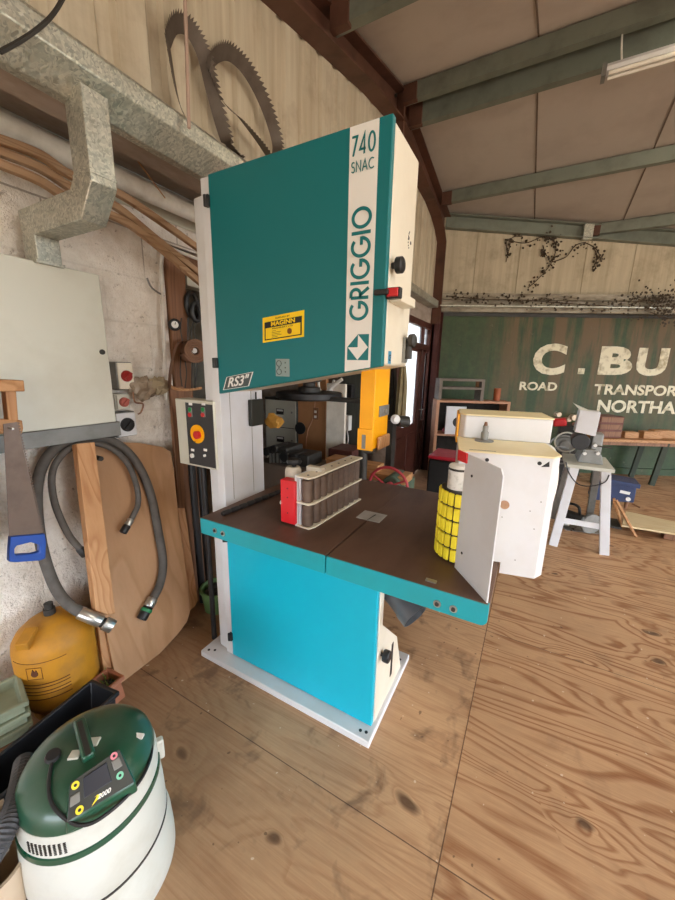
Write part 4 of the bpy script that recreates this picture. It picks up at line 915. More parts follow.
# trays, troughs and planter on the floor
def trough(name, label, cat, c, L, W, H, m, rz, rim=.012, z=0, taper=.9, grp=None):
    t = thing(name, label, cat, (c[0], c[1], z), rz, grp); mw = WM[t.name]
    def rect(l, w, zz): return [mw@V((sx_*l/2, sy_*w/2, zz)) for sx_, sy_ in ((-1, -1), (1, -1), (1, 1), (-1, 1))]
    b = MB(); rings = [rect(L*taper, W*taper, .001), rect(L-2*rim, W-2*rim, H-.02), rect(L, W, H-.02), rect(L, W, H), rect(L-2.4*rim, W-2.4*rim, H), rect(L*taper-2*rim, W*taper-2*rim, .012)]
    R_ = [[b.b.verts.new(p) for p in q] for q in rings]
    for A_, B_ in zip(R_, R_[1:]):
        for i in range(4): b.face([A_[i], A_[(i+1) % 4], B_[(i+1) % 4], B_[i]])
    b.face(R_[0][::-1]); b.face(R_[-1]); b.build('tray_wall', m, t, bevel=.004); return t, mw
a_ = at(60, 725, 'Z', .26)
t, mw = trough('black_planter', 'long black plastic planter trough behind the vacuum cleaner', 'planter', (-1.452, .40), .54, .17, .18, mat('black_planter_plastic', '#1c1d21', .45, 0, '#33343a', .5, 8), R(98))
t, mw = trough('terracotta_trough', 'terracotta coloured plastic trough with weeds beside the gas cylinder', 'planter', (-1.585, .722), .12, .085, .12, m_terra, R(5))
b = MB(); bmesh.ops.create_icosphere(b.b, subdivisions=3, radius=1)
for v in b.b.verts: v.co = mw@V((v.co.x*.045, v.co.y*.028, .075+v.co.z*.02+rnd.uniform(-.01, .01)))
b.build('soil', m_dark, t, ang=10)
b = MB(); rn = random.Random(9)
for k in range(26):
    p = mw@V((rn.uniform(-.045, .03), rn.uniform(-.025, .025), .08)); d = V((rn.uniform(-.5, .5), rn.uniform(-.5, .5), 1)).normalized(); q = p+d*rn.uniform(.03, .07); s_ = V((rn.uniform(-1, 1), rn.uniform(-1, 1), .2)).normalized()*.005
    m_ = (p+q)/2; b.face([b.b.verts.new(x) for x in (p, m_+s_, q, m_-s_)])
o_ = b.build('weeds', mat('weed_green', '#6d7f3a', .7, 0, '#4b5a28', .5, 10), t); o_['kind'] = 'stuff'
for k in range(3):
    t, mw = trough('sage_tray', ['topmost', 'middle', 'lowest'][k]+' sage green plastic tray in the stack at left edge', 'tray', (-1.715, .347), .20, .24, .05, m_sage, R(-13), .014, z=.205-k*.0505, grp='sage green trays stacked at left')
t, mw = trough('upturned_crate', 'dull brown crate under the sage green trays', 'crate', (-1.715, .347), .18, .22, .10, m_dkwood, R(-13))

# ---- vacuum cleaner
vc = V((-.991, .376, 0))
vac = thing('vacuum_cleaner', 'round white drum vacuum with dark green lid in bottom left corner', 'vacuum cleaner', vc)
b = MB(); b.lathe([(0, .002), (.185, .002), (.194, .015), (.194, .05), (.190, .12), (.180, .165), (.178, .17), (.178, .176), (.180, .182), (.178, .26), (.173, .335), (.1725, .336), (.170, .362), (.169, .41), (.165, .421), (0, .421)], vc, n=72); vb = b.build('drum', m_vacw, vac)
b = MB(); b.lathe([(.170, .340), (.1745, .342), (.1738, .358), (.170, .360)], vc, n=72); b.build('green_band', m_vacg, vb)
b = MB(); b.lathe([(.177, .168), (.181, .170), (.181, .175), (.177, .177)], vc, n=72); b.build('seam_band', m_dark, vb)
LP = [(.163, .415), (.165, .43), (.160, .452), (.148, .472), (.128, .488), (.10, .499), (.06, .506), (0, .508)]
b = MB(); b.lathe([(0, .415)]+LP, vc, n=72); vl = b.build('lid', m_vacg, vac, ang=25)
def lidz(r_):
    for (ra_, za), (rb2, zb2) in zip(LP[1:], LP[2:]):
        if rb2 <= r_ <= ra_: return zb2+(za-zb2)*(r_-rb2)/(ra_-rb2)
    return -1
def lid_at(px, py_, off=0.):
    z = .56
    while z > .40:
        p = at(px, py_, 'Z', z)
        if lidz(math.hypot(p.x-vc.x, p.y-vc.y))+off >= z: return p
        z -= .0008
    return at(px, py_, 'Z', .43)
b = MB()
for i in range(9):
    for j in range(7):
        q0_ = at(29, 846, 'Z', .39)-vc; q1_ = at(64, 850, 'Z', .39)-vc; a0_, a1_ = math.atan2(q0_.y, q0_.x), math.atan2(q1_.y, q1_.x); a0_ += 2*PI if a0_ < a1_-PI else 0; a = a0_+(a1_-a0_)*i/8; o = vc+V((.1702*math.cos(a), .1702*math.sin(a), .403-j*.0052)); uu = V((-math.sin(a), math.cos(a), 0)); b.obox(o, uu*.0030, V((0, 0, .0009)), V((math.cos(a), math.sin(a), 0))*.0012)
o_ = b.build('vent_slots', m_dark, vb); o_['kind'] = 'stuff'
hA, hB = lid_at(79, 721, .010), lid_at(89, 758, .010); b = MB(); b.bar(hA, hB, .030, .022); h_ = b.build('carry_handle', m_vacg, vac, bevel=.006)
b = MB(); b.bar(hA+(hB-hA)*.1+V((0, 0, .0115)), hB+V((0, 0, .0115)), .012, .002); b.build('handle_recess', m_dark, h_)
for k, (px, py_) in enumerate(((75, 755), (94, 742))):
    o = lid_at(px, py_, .001); b = MB(); b.obox(o, V((.011, .008, 0)), V((-.007, .010, 0)), V((0, 0, .004))); b.build('lid_clip', m_panel, vac, bevel=.002)
o = lid_at(139, 736, .001); b = MB(); b.obox(o, V((.010, .006, -.002)), V((-.003, .006, 0)), V((0, 0, .003))); b.build('warning_label', m_stripe, vl)
pTL, pTR, pBR, pBL = at(70, 783, 'Z', .512), at(119, 749, 'Z', .512), at(134, 782, 'Z', .462), at(67, 822, 'Z', .462)
cen = (pTL+pTR+pBR+pBL)/4; nrm = (pTR-pTL).cross(pBL-pTL).normalized(); nrm = nrm if nrm.z > 0 else -nrm
gro = lambda p, k: cen+(p-cen)*k
b = MB(); b.hexa([V((vc.x, vc.y, 0))+(V((gro(q, 1.12).x-vc.x, gro(q, 1.12).y-vc.y, 0)))+V((0, 0, .424)) for q in (pBL, pBR, pTR, pTL)]+[gro(p, 1.06) for p in (pBL, pBR, pTR, pTL)]); pod = b.build('control_pod', m_vacg, vac, bevel=.008, seg=3)
def on(u_, v_, h=.002): return (pTL*(1-u_)*(1-v_)+pTR*u_*(1-v_)+pBR*u_*v_+pBL*(1-u_)*v_)+nrm*h
def patch(u0_, v0, u1, v1, h, d, m, name, parent, bevel=.001): b = MB(); b.prism([on(u0_, v0, h), on(u1, v0, h), on(u1, v1, h), on(u0_, v1, h)], nrm*d); return b.build(name, m, parent, bevel=bevel)
fcp = patch(.0, .0, 1, 1, .0, .003, mat('charcoal_face', '#3b3e3c', .35), 'control_face', pod)
patch(.24, .10, .70, .66, .003, .004, mat('blue_black_cover', '#2c2f3a', .3), 'central_cover', fcp, .002)
for (u_, v_) in ((.10, .54), (.86, .32)): patch(u_-.08, v_-.15, u_+.08, v_+.13, .003, .005, m_grey, 'rocker_switch', fcp, .002)
def ring_lab(u_, v_, m, nm):
    o = on(u_, v_, .0055); b = MB(); b.cyl(o, o+nrm*.0012, .0085, n=20); q = b.build(nm, m, fcp); b = MB(); b.cyl(o+nrm*.0012, o+nrm*.002, .0035, n=10); b.build('symbol', m_ink, q)
ring_lab(.10, .16, m_yelp, 'yellow_symbol'); ring_lab(.17, .88, m_yelp, 'yellow_symbol'); ring_lab(.86, .08, mat('pink_label', '#e48b98', .5), 'pink_symbol'); ring_lab(.84, .64, mat('mint_label', '#7fc9a8', .5), 'mint_symbol')
b = MB(); b.prism([on(.34, .98, .0035), on(.44, .80, .0035), on(.40, .80, .0035), on(.55, .68, .0035), on(.50, .80, .0035), on(.54, .80, .0035)], nrm*.001); b.build('lightning_flash', m_yelp, fcp)
b = MB(); b.prism([on(.62, .78, .0035), on(.74, .62, .0035), on(.78, .68, .0035), on(.68, .84, .0035)], nrm*.001); b.build('red_flash', m_redb, fcp)
uu = (pBR-pBL).normalized(); vv = nrm.cross(uu).normalized()
text('2000', on(.44, .90, .0035), uu, vv, .030, .010, m_stripe, fcp, .0008, .03, shear=.3)
P = [lid_at(x, y, .006) for x, y in ((52, 762), (49, 780), (50, 798), (58, 812))]+[at(x, y, 'Z', z) for x, y, z in ((75, 824, .45), (92, 823, .442), (112, 810, .438), (130, 793, .434), (143, 776, .432), (151, 756, .432), (151, 740, .434), (146, 725, .44))]
b = MB(); b.tube(smooth_path(P, 5), .0045, 8); b.build('power_flex', m_black, vac)
o = lid_at(53, 756, .010); b = MB(); b.lathe([(0, -.008), (.016, -.006), (.019, 0), (.016, .008), (0, .011)], o, (0.2, 0, 1), 16); b.build('plug', m_black, vac)
o = vc+V((.172*math.cos(R(62)), .172*math.sin(R(62)), .36)); b = MB(); b.obox(o, V((.008, .014, 0)), V((.01, -.005, 0)), V((0, 0, .035))); b.build('side_clip', m_vacw, vac, bevel=.005)
# ribbed suction hose at the left of the drum
P = [at(x, y, 'Z', z) for x, y, z in ((24, 762, .38), (20, 785, .41), (14, 808, .43), (5, 832, .43), (-8, 856, .40), (-26, 880, .34))]
b = MB(); P = smooth_path(P, 14); b.tube(P, .026, 14, rib=-.12); tag(b.build('suction_hose', mat('dark_grey_ribbed_hose', '#45464a', .5, 0, '#2c2c30', .4, 20), ang=20), 'dark grey ribbed suction hose curling down left of the vacuum', 'hose')
# pale bin and cloth at the picture corner
dc = at(-14, 868, 'Z', .29); t = thing('beige_drum', 'pale beige plastic drum at the very bottom left corner', 'drum', (dc.x, dc.y, 0)); b = MB(); b.lathe([(0, .001), (.075, .001), (.085, .28), (.088, .30), (.08, .30), (.07, .02), (0, .02)], (dc.x, dc.y, 0), n=32); b.build('drum_wall', mat('beige_plastic', '#c9b59c', .5), t)
crumple('dust_bag', 'patterned pale cloth bundle with a red patch, far left edge', 'cloth', (dc.x-.015, dc.y+.01, .375), .08, mat('pale_patterned_cloth', '#c8bba8', .8, 0, '#a8423c', .9, 6, lo=.55, hi=.6), 11, 3, (.7, .6, 1.2))

# ================================================================== ON THE TABLE
# roller infeed fence (small unit)
rf = thing('roller_feed_fence', 'white framed fence unit with two rows of grey rollers on the table', 'roller fence', (-.80, 1.4, TZ))
Fo = at(310.5, 531, 'Z', TZ); F1 = at(361, 500, 'Z', TZ); da = (F1-Fo).normalized(); na_ = V((da.y, -da.x, 0)); Lf = (F1-Fo).length
def fp(a, n_, z): return Fo+da*a+na_*n_+V((0, 0, z))
for z0_, z1_, nm in ((.001, .008, 'bottom_plate'), (.108, .116, 'middle_plate'), (.222, .230, 'top_plate')):
    b = MB(); b.prism([fp(-.0, -.075, z0_), fp(-.0, -.01, z0_), fp(.03, .0, z0_), fp(Lf, .0, z0_), fp(Lf, -.06, z0_)], (0, 0, z1_-z0_)); b.build(nm, m_cream, rf, bevel=.001)
b = MB(); b.prism([fp(0, -.075, .001), fp(Lf, -.062, .001), fp(Lf, -.07, .001), fp(0, -.083, .001)], (0, 0, .229)); b.build('back_plate', m_white, rf, bevel=.001)
m_roll = mat('brown_grey_roller', '#6f5c50', .45, .3, '#463a33', .6, 6, stretch=(1, 1, 3))
for row in (0, 1):
    z0_ = .010+row*.107
    for k in range(9):
        c_ = fp(.026+k*(Lf-.05)/8, -.030 if k else -.034, z0_); b = MB(); b.lathe([(0, 0), (.022, 0), (.0245, .003), (.0245, .093), (.022, .096), (0, .096)], c_, n=20); b.build('roller', m_roll, rf)
b = MB()
for k in range(8): c_ = fp(.03+k*.06, -.035, .230); b.cyl(c_, c_+V((0, 0, .0015)), .005, n=8)
o_ = b.build('top_screws', m_dark, rf); o_['kind'] = 'stuff'
b = MB(); b.box((-.905, 1.165, TZ+.012), (-.832, 1.21, TZ+.205)); rc = b.build('red_cover', m_red, rf, bevel=.003)
b = MB()
for z in (.06, .13, .17): b.cyl((-.868, 1.164, TZ+z), (-.868, 1.167, TZ+z), .003, n=8)
o_ = b.build('cover_screws', m_ink, rc)
b = MB(); b.box((-.826, 1.19, TZ+.002), (-.818, 1.40, TZ+.215)); b.build('side_plate', m_white, rf, bevel=.002)
b = MB(); b.lathe([(0, 0), (.036, 0), (.038, .01), (.036, .055), (.028, .07), (0, .07)], (-.905, 1.26, TZ+.17), n=24); b.box((-.93, 1.23, TZ+.002), (-.84, 1.36, TZ+.17)); b.box((-.85, 1.28, TZ+.20), (-.77, 1.31, TZ+.245)); b.build('gear_housing', mat('aged_white_casting', '#cfc6b6', .5, 0, '#9b8f7c', .6, 12), rf, bevel=.003)
b = MB(); b.lathe([(0, 0), (.010, 0), (.012, .010), (.03, .014), (.034, .022), (.03, .034), (.012, .038), (0, .038)], (-.900, 1.26, TZ+.240), n=24); b.build('adjuster_knob', m_black, rf)
b = MB(); b.cyl((-.905, 1.19, TZ+.09), (-.922, 1.19, TZ+.09), .010, n=12); b.build('side_stud', m_stripe, rf)
# black ribbed rod on the table
b = MB(); a_, c_ = at(222, 514, 'Z', TZ+.0125), at(281, 491, 'Z', TZ+.0125); P = [a_+(c_-a_)*(i/40) for i in range(41)]; b.tube(P, [.0122 if (i % 5) else .0085 for i in range(41)], 10); tag(b.build('black_rod', m_black, ang=20), 'black segmented rod lying along the left side of the saw table', 'rod')
crumple('paper_scrap', 'small crumpled white scrap at the back left of the table', 'paper', (-1.16, 1.66, TZ+.02), .03, m_stripe, 21, 2, (1, 1.2, .55))

# big power feed unit
m_lid = mat('lamp_tinted_white_paint', '#efe2b8', .45, 0, '#d3bd85', .4, 5)  # lid paint tinted cream for the warm lamp light on top faces
pf = thing('power_feed_unit', 'large white power feed unit with yellow tracked roller at table end', 'power feeder', (-.06, 1.4, .84))
ph = R(12); du = V((math.cos(ph), math.sin(ph), 0)); dn = V((-math.sin(ph), math.cos(ph), 0)); C0 = V((.08, 1.335, 0))
def pfp(x, y, n_=0): return atp(x, y, C0+dn*n_, dn)
TL, TR, BR = pfp(460, 450), pfp(553, 460), pfp(536, 579); BL = V((TL.x, TL.y, BR.z+.03)); 
zt_ = (TL.z+TR.z)/2; 
def lp(s, n_, z): return V((C0.x, C0.y, 0))+du*s+dn*n_+V((0, 0, z))
sl = (TL-C0).dot(du); sr = (TR-C0).dot(du); zb_ = BR.z
st0 = (tx1+.006-C0.x)/du.x
b = MB(); b.prism([lp(sl, 0, TZ+.002), lp(sr, 0, TZ+.002), lp(sr+.03, .035, TZ+.002), lp(sr+.03, .30, TZ+.002), lp(sl, .30, TZ+.002)], (0, 0, zt_-TZ-.002)); mb_ = b.build('motor_cover', m_white, pf)
b = MB(); b.prism([lp(st0, 0, zb_), lp(sr, 0, zb_), lp(sr+.03, .035, zb_), lp(sr+.03, .30, zb_), lp(st0+.065, .30, zb_)], (0, 0, TZ+.002-zb_)); b.build('lower_skirt', m_white, pf)
cap = MB(); cap.prism([lp(sl-.004, -.004, zt_), lp(sr+.002, -.004, zt_), lp(sr+.034, .033, zt_), lp(sr+.034, .30, zt_), lp(sl-.004, .30, zt_)], (0, 0, .006)); cap.build('cover_lid', m_lid, pf, bevel=.002)
un = .24
u1, u2 = pfp(466.5, 413.5, un), pfp(553.5, 422, un); s1, s2 = (u1-C0).dot(du), (u2-C0).dot(du); zu = (u1.z+u2.z)/2
b = MB(); b.prism([lp(s1, un, zt_+.006), lp(s2, un, zt_+.006), lp(s2, un+.20, zt_+.006), lp(s1-.02, un+.20, zt_+.006), lp(s1-.02, un+.03, zt_+.006)], (0, 0, zu-zt_-.006)); b.build('upper_cover', m_white, pf, bevel=.005)
b = MB(); b.prism([lp(s1, un-.003, zu), lp(s2+.003, un-.003, zu), lp(s2+.003, un+.2, zu), lp(s1-.024, un+.2, zu), lp(s1-.024, un+.03, zu)], (0, 0, .006)); b.build('upper_lid', m_lid, pf, bevel=.002)
b = MB(); b.prism([lp(s1-.03, un+.03, zt_-.02), lp(s1-.022, un+.03, zt_-.02), lp(s1-.022, un+.2, zt_-.02), lp(s1-.03, un+.2, zt_-.02)], (0, 0, zu-zt_+.02)); b.build('yellow_edge', m_yellow, pf)
o = lp((atp(482, 437, V((0, 0, zt_+.006)), V((0, 0, 1)))-C0).dot(du), un-.04, zt_+.006); b = MB(); b.lathe([(0, 0), (.035, 0), (.035, .004), (.014, .006), (.014, .035), (.010, .04), (.010, .06), (0, .064)], o, n=20); b.build('height_gauge', m_grey, pf)
b = MB(); b.cyl(o+V((0, 0, .05)), o+V((0, 0, .075)), .010, .005, n=14); b.build('gauge_cap', m_dkwood, pf)
for px, py_ in ((487, 459.8), (539.5, 463.3)): o = pfp(px, py_); b = MB(); b.cyl(o+dn*.002, o-dn*.002, .0065, n=14); b.build('fixing_bolt', m_ink, mb_)
b = MB(); b.prism([pfp(541, 467, -.001), pfp(549.5, 467, -.001), pfp(549.5, 461.5, -.001)], dn*.001); b.build('black_triangle', m_ink, mb_)
b = MB(); q0, q1 = atp(469.5, 449.5, V((0, 0, zt_+.006)), V((0, 0, 1))), atp(496, 451.5, V((0, 0, zt_+.006)), V((0, 0, 1))); b.bar(q0, q1, .004, .001); b.build('cover_slot', m_ink, pf)
o = pfp(504.5, 504.5); b = MB(); b.cyl(o, o-dn*.006, .015, n=24); b.build('round_plug', mat('tan_plug', '#b08a6c', .6, 0, '#8a6248', .5, 20), mb_)
for px, py_ in ((530, 511), (541, 502), (502, 517), (534, 529), (515, 560)): o = pfp(px, py_); b = MB(); b.cyl(o, o-dn*.001, .0022, n=8); b.build('rivet', m_grey, mb_)
# front guard plate standing at an angle
GA, GB = V((-.173, 1.191, 0)), V((-.050, 1.024+.012, 0)); gd_ = (GB-GA).normalized(); gn_ = V((gd_.y, -gd_.x, 0)); GL_ = (GB-GA).length
def gpt(px, py_): return atp(px, py_, GA, gn_)
b = MB(); b.prism([GA+V((0, 0, TZ+.002)), GB+V((0, 0, TZ+.002)), V((GB.x, GB.y, 1.272)), gpt(501, 469), gpt(468.5, 454), V((GA.x, GA.y, 1.285))], gn_*-.004); gp_ = b.build('guard_plate', m_white, pf)
b = MB(); b.prism([gpt(459.5, 449.5), gpt(468.3, 453.5), gpt(467.6, 463.5), gpt(459, 460)], gn_*.006); b.build('red_corner', m_red, pf, bevel=.001)
for px, py_ in ((472, 476), (462, 553)): o = gpt(px, py_); b = MB(); b.cyl(o+gn_*.002, o-gn_*.006, .0045, n=12); b.build('plate_bolt', m_ink, gp_)
# tracked yellow roller, an oval belt of rubber pads
rc_ = V((-.200, 1.262, TZ+.004)); e1 = V((.8, -.6, 0)); e2_ = V((.6, .8, 0)); ra, rb_ = .066, .042
def oval(a, k=0.): return rc_+e1*(ra+k)*math.cos(a)+e2_*(rb_+k)*math.sin(a)
b = MB(); b.prism([oval(2*PI*i/48) for i in range(48)], (0, 0, .262)); tk = b.build('track_belt', m_black, pf)
cum = [0]
for i in range(360): cum.append(cum[-1]+(oval(R(i+1))-oval(R(i))).length)
nb = 14
for row in range(5):
    b = MB()
    for k in range(nb):
        tgt = cum[-1]*(k+.3)/nb; i = next(i for i in range(360) if cum[i+1] >= tgt); c0 = oval(R(i)); tn = (oval(R(i+1))-oval(R(i-1))).normalized(); n_ = V((tn.y, -tn.x, 0)); n_ = n_ if n_.dot(c0-rc_) > 0 else -n_
        b.obox(c0+n_*.003+V((0, 0, .029+row*.051)), tn*(cum[-1]/nb/2-.0022), n_*.005, V((0, 0, .0225)))
    o_ = b.build('yellow_pads', m_yelp, tk, bevel=.003); o_['kind'] = 'stuff'
b = MB(); b.lathe([(0, 0), (.036, 0), (.036, .08), (.032, .085), (0, .085)], rc_+V((.0, .0, .263)), n=32); dm = b.build('drive_drum', mat('scuffed_white', '#d9d6cf', .4, 0, '#8e8a82', .5, 22, lo=.52, hi=.6), pf)
b = MB(); b.lathe([(.0362, 0), (.0375, .001), (.0375, .007), (.0362, .008)], rc_+V((0, 0, .33)), n=32); b.build('drum_band', m_dark, dm)
b = MB(); P = [lp(sr+.03, .25, zt_+.0), lp(sr+.06, .22, zt_-.02), lp(sr+.075, .2, zt_-.12), lp(sr+.06, .18, zt_-.25), lp(sr+.04, .15, zt_-.33)]; b.tube(smooth_path(P, 5), .008, 8); b.build('white_cable', m_pipe, pf)

# ================================================================== RIGHT SIDE BACKGROUND
# grey stand with blade grinder
tb_ = thing('metal_stand', 'pale grey four-legged metal stand holding the grinding machine', 'stand', (.5, 3.85, 0))
zt2 = .775; y0, y1 = 3.62, 4.12; x0, x1 = .30, .655
BX((x0, y0, zt2-.03), (x1, y1, zt2)).build('stand_top', m_panel, tb_, bevel=.004)
for (tx, ty, bx_, by) in ((.375, 3.66, .31, 3.62), (.60, 3.66, .70, 3.66), (.375, 4.08, .33, 4.35), (.60, 4.08, .66, 4.42)):
    b = MB(); b.bar((bx_, by, .002), (tx, ty, zt2-.03), .07 if ty < 3.7 else .06, .05, (0, 1, 0)); b.build('leg', m_white if ty < 3.7 else m_grey, tb_, bevel=.004)
b = MB(); b.bar((.335, 3.64, .25), (.66, 3.655, .25), .012, .05); b.build('cross_rail', m_white, tb_, bevel=.003)
gm = thing('blade_grinder', 'grey grinding machine with pale square cover on the metal stand', 'grinder', (.5, 3.85, zt2))
def yb(px, py_, Y=3.75): return at(px, py_, 'Y', Y)
b = MB(); Q = [yb(577, 464), yb(603, 466), yb(602, 456), yb(596, 450), yb(583, 449)]; Q[0].z = Q[1].z = zt2+.001; b.prism(Q, (0, .3, 0)); b.build('casting', m_grey, gm, bevel=.006)
b = MB(); b.prism([yb(574.5, 432, 3.72), yb(595.5, 436.5, 3.72), yb(601, 412.5, 3.72), yb(580, 410, 3.72)], (0, .16, 0)); cv = b.build('square_cover', m_white, gm, bevel=.004)
b = MB(); b.prism([yb(580, 410, 3.72), yb(590, 411, 3.72), yb(576, 405, 3.72), yb(574, 403.5, 3.72)], (0, .14, 0)); b.build('open_flap', m_panel, gm)
o = yb(580, 441, 3.78); b = MB(); b.cyl(o, o+V((0, -.07, 0)), .07, n=28); b.cyl(o, o+V((0, .2, 0)), .06, n=28); b.build('motor', m_black, gm, bevel=.006)
b = MB(); b.box(tuple(yb(588, 462, 3.8)), tuple(yb(602, 432, 3.95))); b.build('column', m_grey, gm, bevel=.01)
for px, py_ in ((584.5, 453), (597.5, 453), (595, 445)): o = yb(px, py_, 3.73); b = MB(); b.cyl(o, o+V((0, -.03, 0)), .014, n=16); b.build('white_knob', m_stripe, gm)
o = yb(596, 446, 3.72); b = MB(); b.tube([o, o+V((.11, .0, -.004))], .005, 8); b.build('lever', m_dark, gm)
b = MB(); b.tube(smooth_path([yb(x, y, 3.62) for x, y in ((566, 462), (569, 473), (578, 484), (592, 486), (605, 482), (609, 475))], 5), .005, 6); b.build('power_cable', m_black, gm)
# clutter machine left of it: red head, coils
cm = thing('workshop_motor', 'greasy motor with red cap and coiled hoses beside the grinder', 'motor', at(563, 470, 'Y', 4.5)); cm.location.z = 0; WM[cm.name] = Matrix.Translation(cm.location)
Y2 = 4.5
def y2(px, py_, Y=Y2): return at(px, py_, 'Y', Y)
b = MB(); b.box(tuple(y2(554, 462)), (y2(574, 462).x, Y2+.25, 1.0)); a_ = y2(560, 470); b.box((a_.x-.05, Y2+.05, .001), (a_.x+.12, Y2+.25, y2(560, 462).z)); b.build('pedestal', m_dark, cm, bevel=.008)
o = y2(564, 443); b = MB(); b.cyl(o+V((0, .1, 0)), o+V((0, -.12, 0)), .085, n=24); b.cyl(o+V((0, -.12, 0)), o+V((0, -.15, 0)), .05, n=20); b.build('motor_body', m_grey, cm, bevel=.005)
o = y2(560, 422); b = MB(); b.obox(o, (.06, 0, .01), (0, .06, 0), (-.005, 0, .04)); b.build('red_cap', m_red, cm, bevel=.015)
for k, (px, py_, r, rr) in enumerate(((563, 448, .13, .009), (566, 442, .10, .008), (560, 455, .09, .008))):
    o = y2(px, py_, Y2-.14-.012*k); b = MB(); b.tube([o+V((math.cos(a)*r, .02*math.sin(a*2), math.sin(a)*r)) for a in [2*PI*i/28 for i in range(28)]], rr, 7, closed=True); b.build('hose_coil', m_grey if k != 1 else m_panel, cm)
b = MB()
for px, py_, r in ((571, 417, .03), (566, 419, .022), (574, 424, .02), (556, 414, .025)): o = y2(px, py_, Y2-.02); b.cyl(o, o+V((.03, -.05, 0)), r, n=12)
o_ = b.build('brass_fittings', mat('pale_fittings', '#b8a48c', .4, .4, '#6b5a48', .5, 10), cm); o_['kind'] = 'stuff'
# circular saw on the floor under the stand
cs = thing('circular_saw', 'dusty circular saw lying on the floor under the metal stand', 'circular saw', (.55, 4.25, 0))
o = V((.62, 4.1, .11)); b = MB(); b.cyl(o, o+V((.02, -.03, 0)), .10, n=28); b.build('blade_guard', m_grey, cs, bevel=.004); b = MB(); b.cyl(o+V((-.02, .03, 0)), o+V((-.2, .16, 0)), .05, n=20); b.build('motor', m_dark, cs, bevel=.004)
b = MB(); b.obox(o+V((-.05, .05, -.095)), V((.17, .04, 0)), V((-.03, .08, 0)), (0, 0, .003)); b.build('sole_plate', m_steel, cs); b = MB(); b.tube(smooth_path([o+V((-.08, .06, .04)), o+V((-.1, .08, .12)), o+V((-.18, .13, .12)), o+V((-.2, .15, .03))], 5), .014, 8); b.build('handle', m_black, cs)
b = MB(); b.cyl(o+V((-.16, .0, -.05)), o+V((-.24, .0, -.04)), .03, n=14); b.build('end_cap', m_steel, cs)
# blue drill head
bl = thing('bench_drill', 'dark blue bench drill lying over on its stand behind the stand legs', 'drill', at(612, 528, 'Z', 0))
Yb = bl.location.y; 
def yq(px, py_, d=0): return at(px, py_, 'Y', Yb+d)
m_navy = mat('navy_paint', '#23355f', .45, 0, '#18233f', .5, 8)
b = MB(); b.prism([yq(590, 499), yq(594, 500), yq(634, 503), yq(637, 487), yq(603, 481), yq(594, 486)], (0, .22, 0)); hd2 = b.build('drill_head', m_navy, bl, bevel=.008)
b = MB(); b.prism([yq(601, 482, -.02), yq(640, 489, -.02), yq(641, 485, -.02), yq(603, 478, -.02)], (0, .26, 0)); b.build('belt_cover', m_navy, bl, bevel=.004)
b = MB(); o = yq(628, 499, -.004); b.cyl(o, o+V((0, -.012, 0)), .02, n=16); b.build('dial', m_stripe, hd2)
b = MB(); o = yq(625, 492.5, -.003); b.obox(o, (.04, 0, -.004), (0, .003, 0), (0.002, 0, .014)); b.build('badge', m_stripe, hd2)
b = MB(); o = yq(629, 503); b.cyl(o+V((0, .1, .02)), o+V((0, .1, -.09)), .022, .012, n=12); b.cyl(o+V((.04, .06, -.02)), o+V((.09, .0, -.03)), .008, n=8); b.build('chuck', m_dkwood, bl)
b = MB(); o = yq(612, 502); b.cyl((o.x, Yb+.12, .01), (o.x, Yb+.12, o.z+.05), .03, n=16); b.box((o.x-.12, Yb+.0, .001), (o.x+.12, Yb+.26, .02)); b.build('column', m_dark, bl)
for k, (p, q) in enumerate((((636, 537), (616, 500)), ((622, 525), (614, 500)))):
    a_ = at(*p, 'Z', .012); c_ = at(*q, 'Y', Yb-.05); leanbar('timber_lath', ['long thin timber lath propped against the blue drill', 'short broad timber lath propped under the blue drill'][k], 'timber', a_, c_, .04 if k == 0 else .06, .02, m_wood, 'laths propped on the blue drill')
b = MB(); Q = [at(x, y, 'Z', .10) for x, y in ((626, 511), (672, 521), (690, 524), (700, 545), (675, 533.5), (622, 525))]; b.prism(Q[:1]+Q[1:4]+Q[4:], (0, 0, -.016)); tag(b.build('pale_board', wood('cream_plywood', '#e6d5ac', '#cfb585', 0)), 'pale plywood board lying on low blocks near the right edge', 'board')
for k, (px, py_) in enumerate(((672, 541), (640, 527))):
    o = at(px, py_, 'Z', .0); b = BX((o.x-.06, o.y+.02, .001), (o.x+.05, o.y+.12, .083)); tag(b.build('support_block', m_dkwood, bevel=.004), ['right', 'left'][k]+' one of two dark wooden blocks under the pale board', 'block', 'blocks under the pale board')
# bench along the container
bn = thing('long_workbench', 'long timber workbench top standing against the green container', 'workbench', wp(3.0, 0, .4))
zq = atw(640, 440, .55).z; s0 = (atw(600, 440, .55)-W0).dot(U); 
b = MB(); b.prism([wp(s0, zq-.04, .0), wp(s0+4, zq-.04, .0), wp(s0+4, zq-.04, .55), wp(s0, zq-.04, .55)], (0, 0, .04)); b.build('bench_top', m_woodx, bn, bevel=.004)
b = MB(); b.prism([wp(s0, zq-.09, .5), wp(s0+4, zq-.09, .5), wp(s0+4, zq-.09, .52), wp(s0, zq-.09, .52)], (0, 0, .05)); b.build('front_rail', m_dkwood, bn)
sl_ = (atw(664, 460, .5)-W0).dot(U)
for s_ in (s0+.05, sl_, s0+2.6):
    for off in (.08, .48):
        b = MB(); b.bar(wp(s_-.08 if s_ == sl_ else s_, 0, off), wp(s_, zq-.04, off), .08, .06, (1, 0, 0)); b.build('leg', mat('dark_green_legs', '#3a4234', .7), bn)
def onb(px, py_, off): p = atp(px, py_, W0+N*off, N); return (p-W0).dot(U)
bxs = thing('wooden_drawer_box', 'dark red-brown wooden box with slatted front on the workbench', 'box', wp(s0+.3, zq, .3))
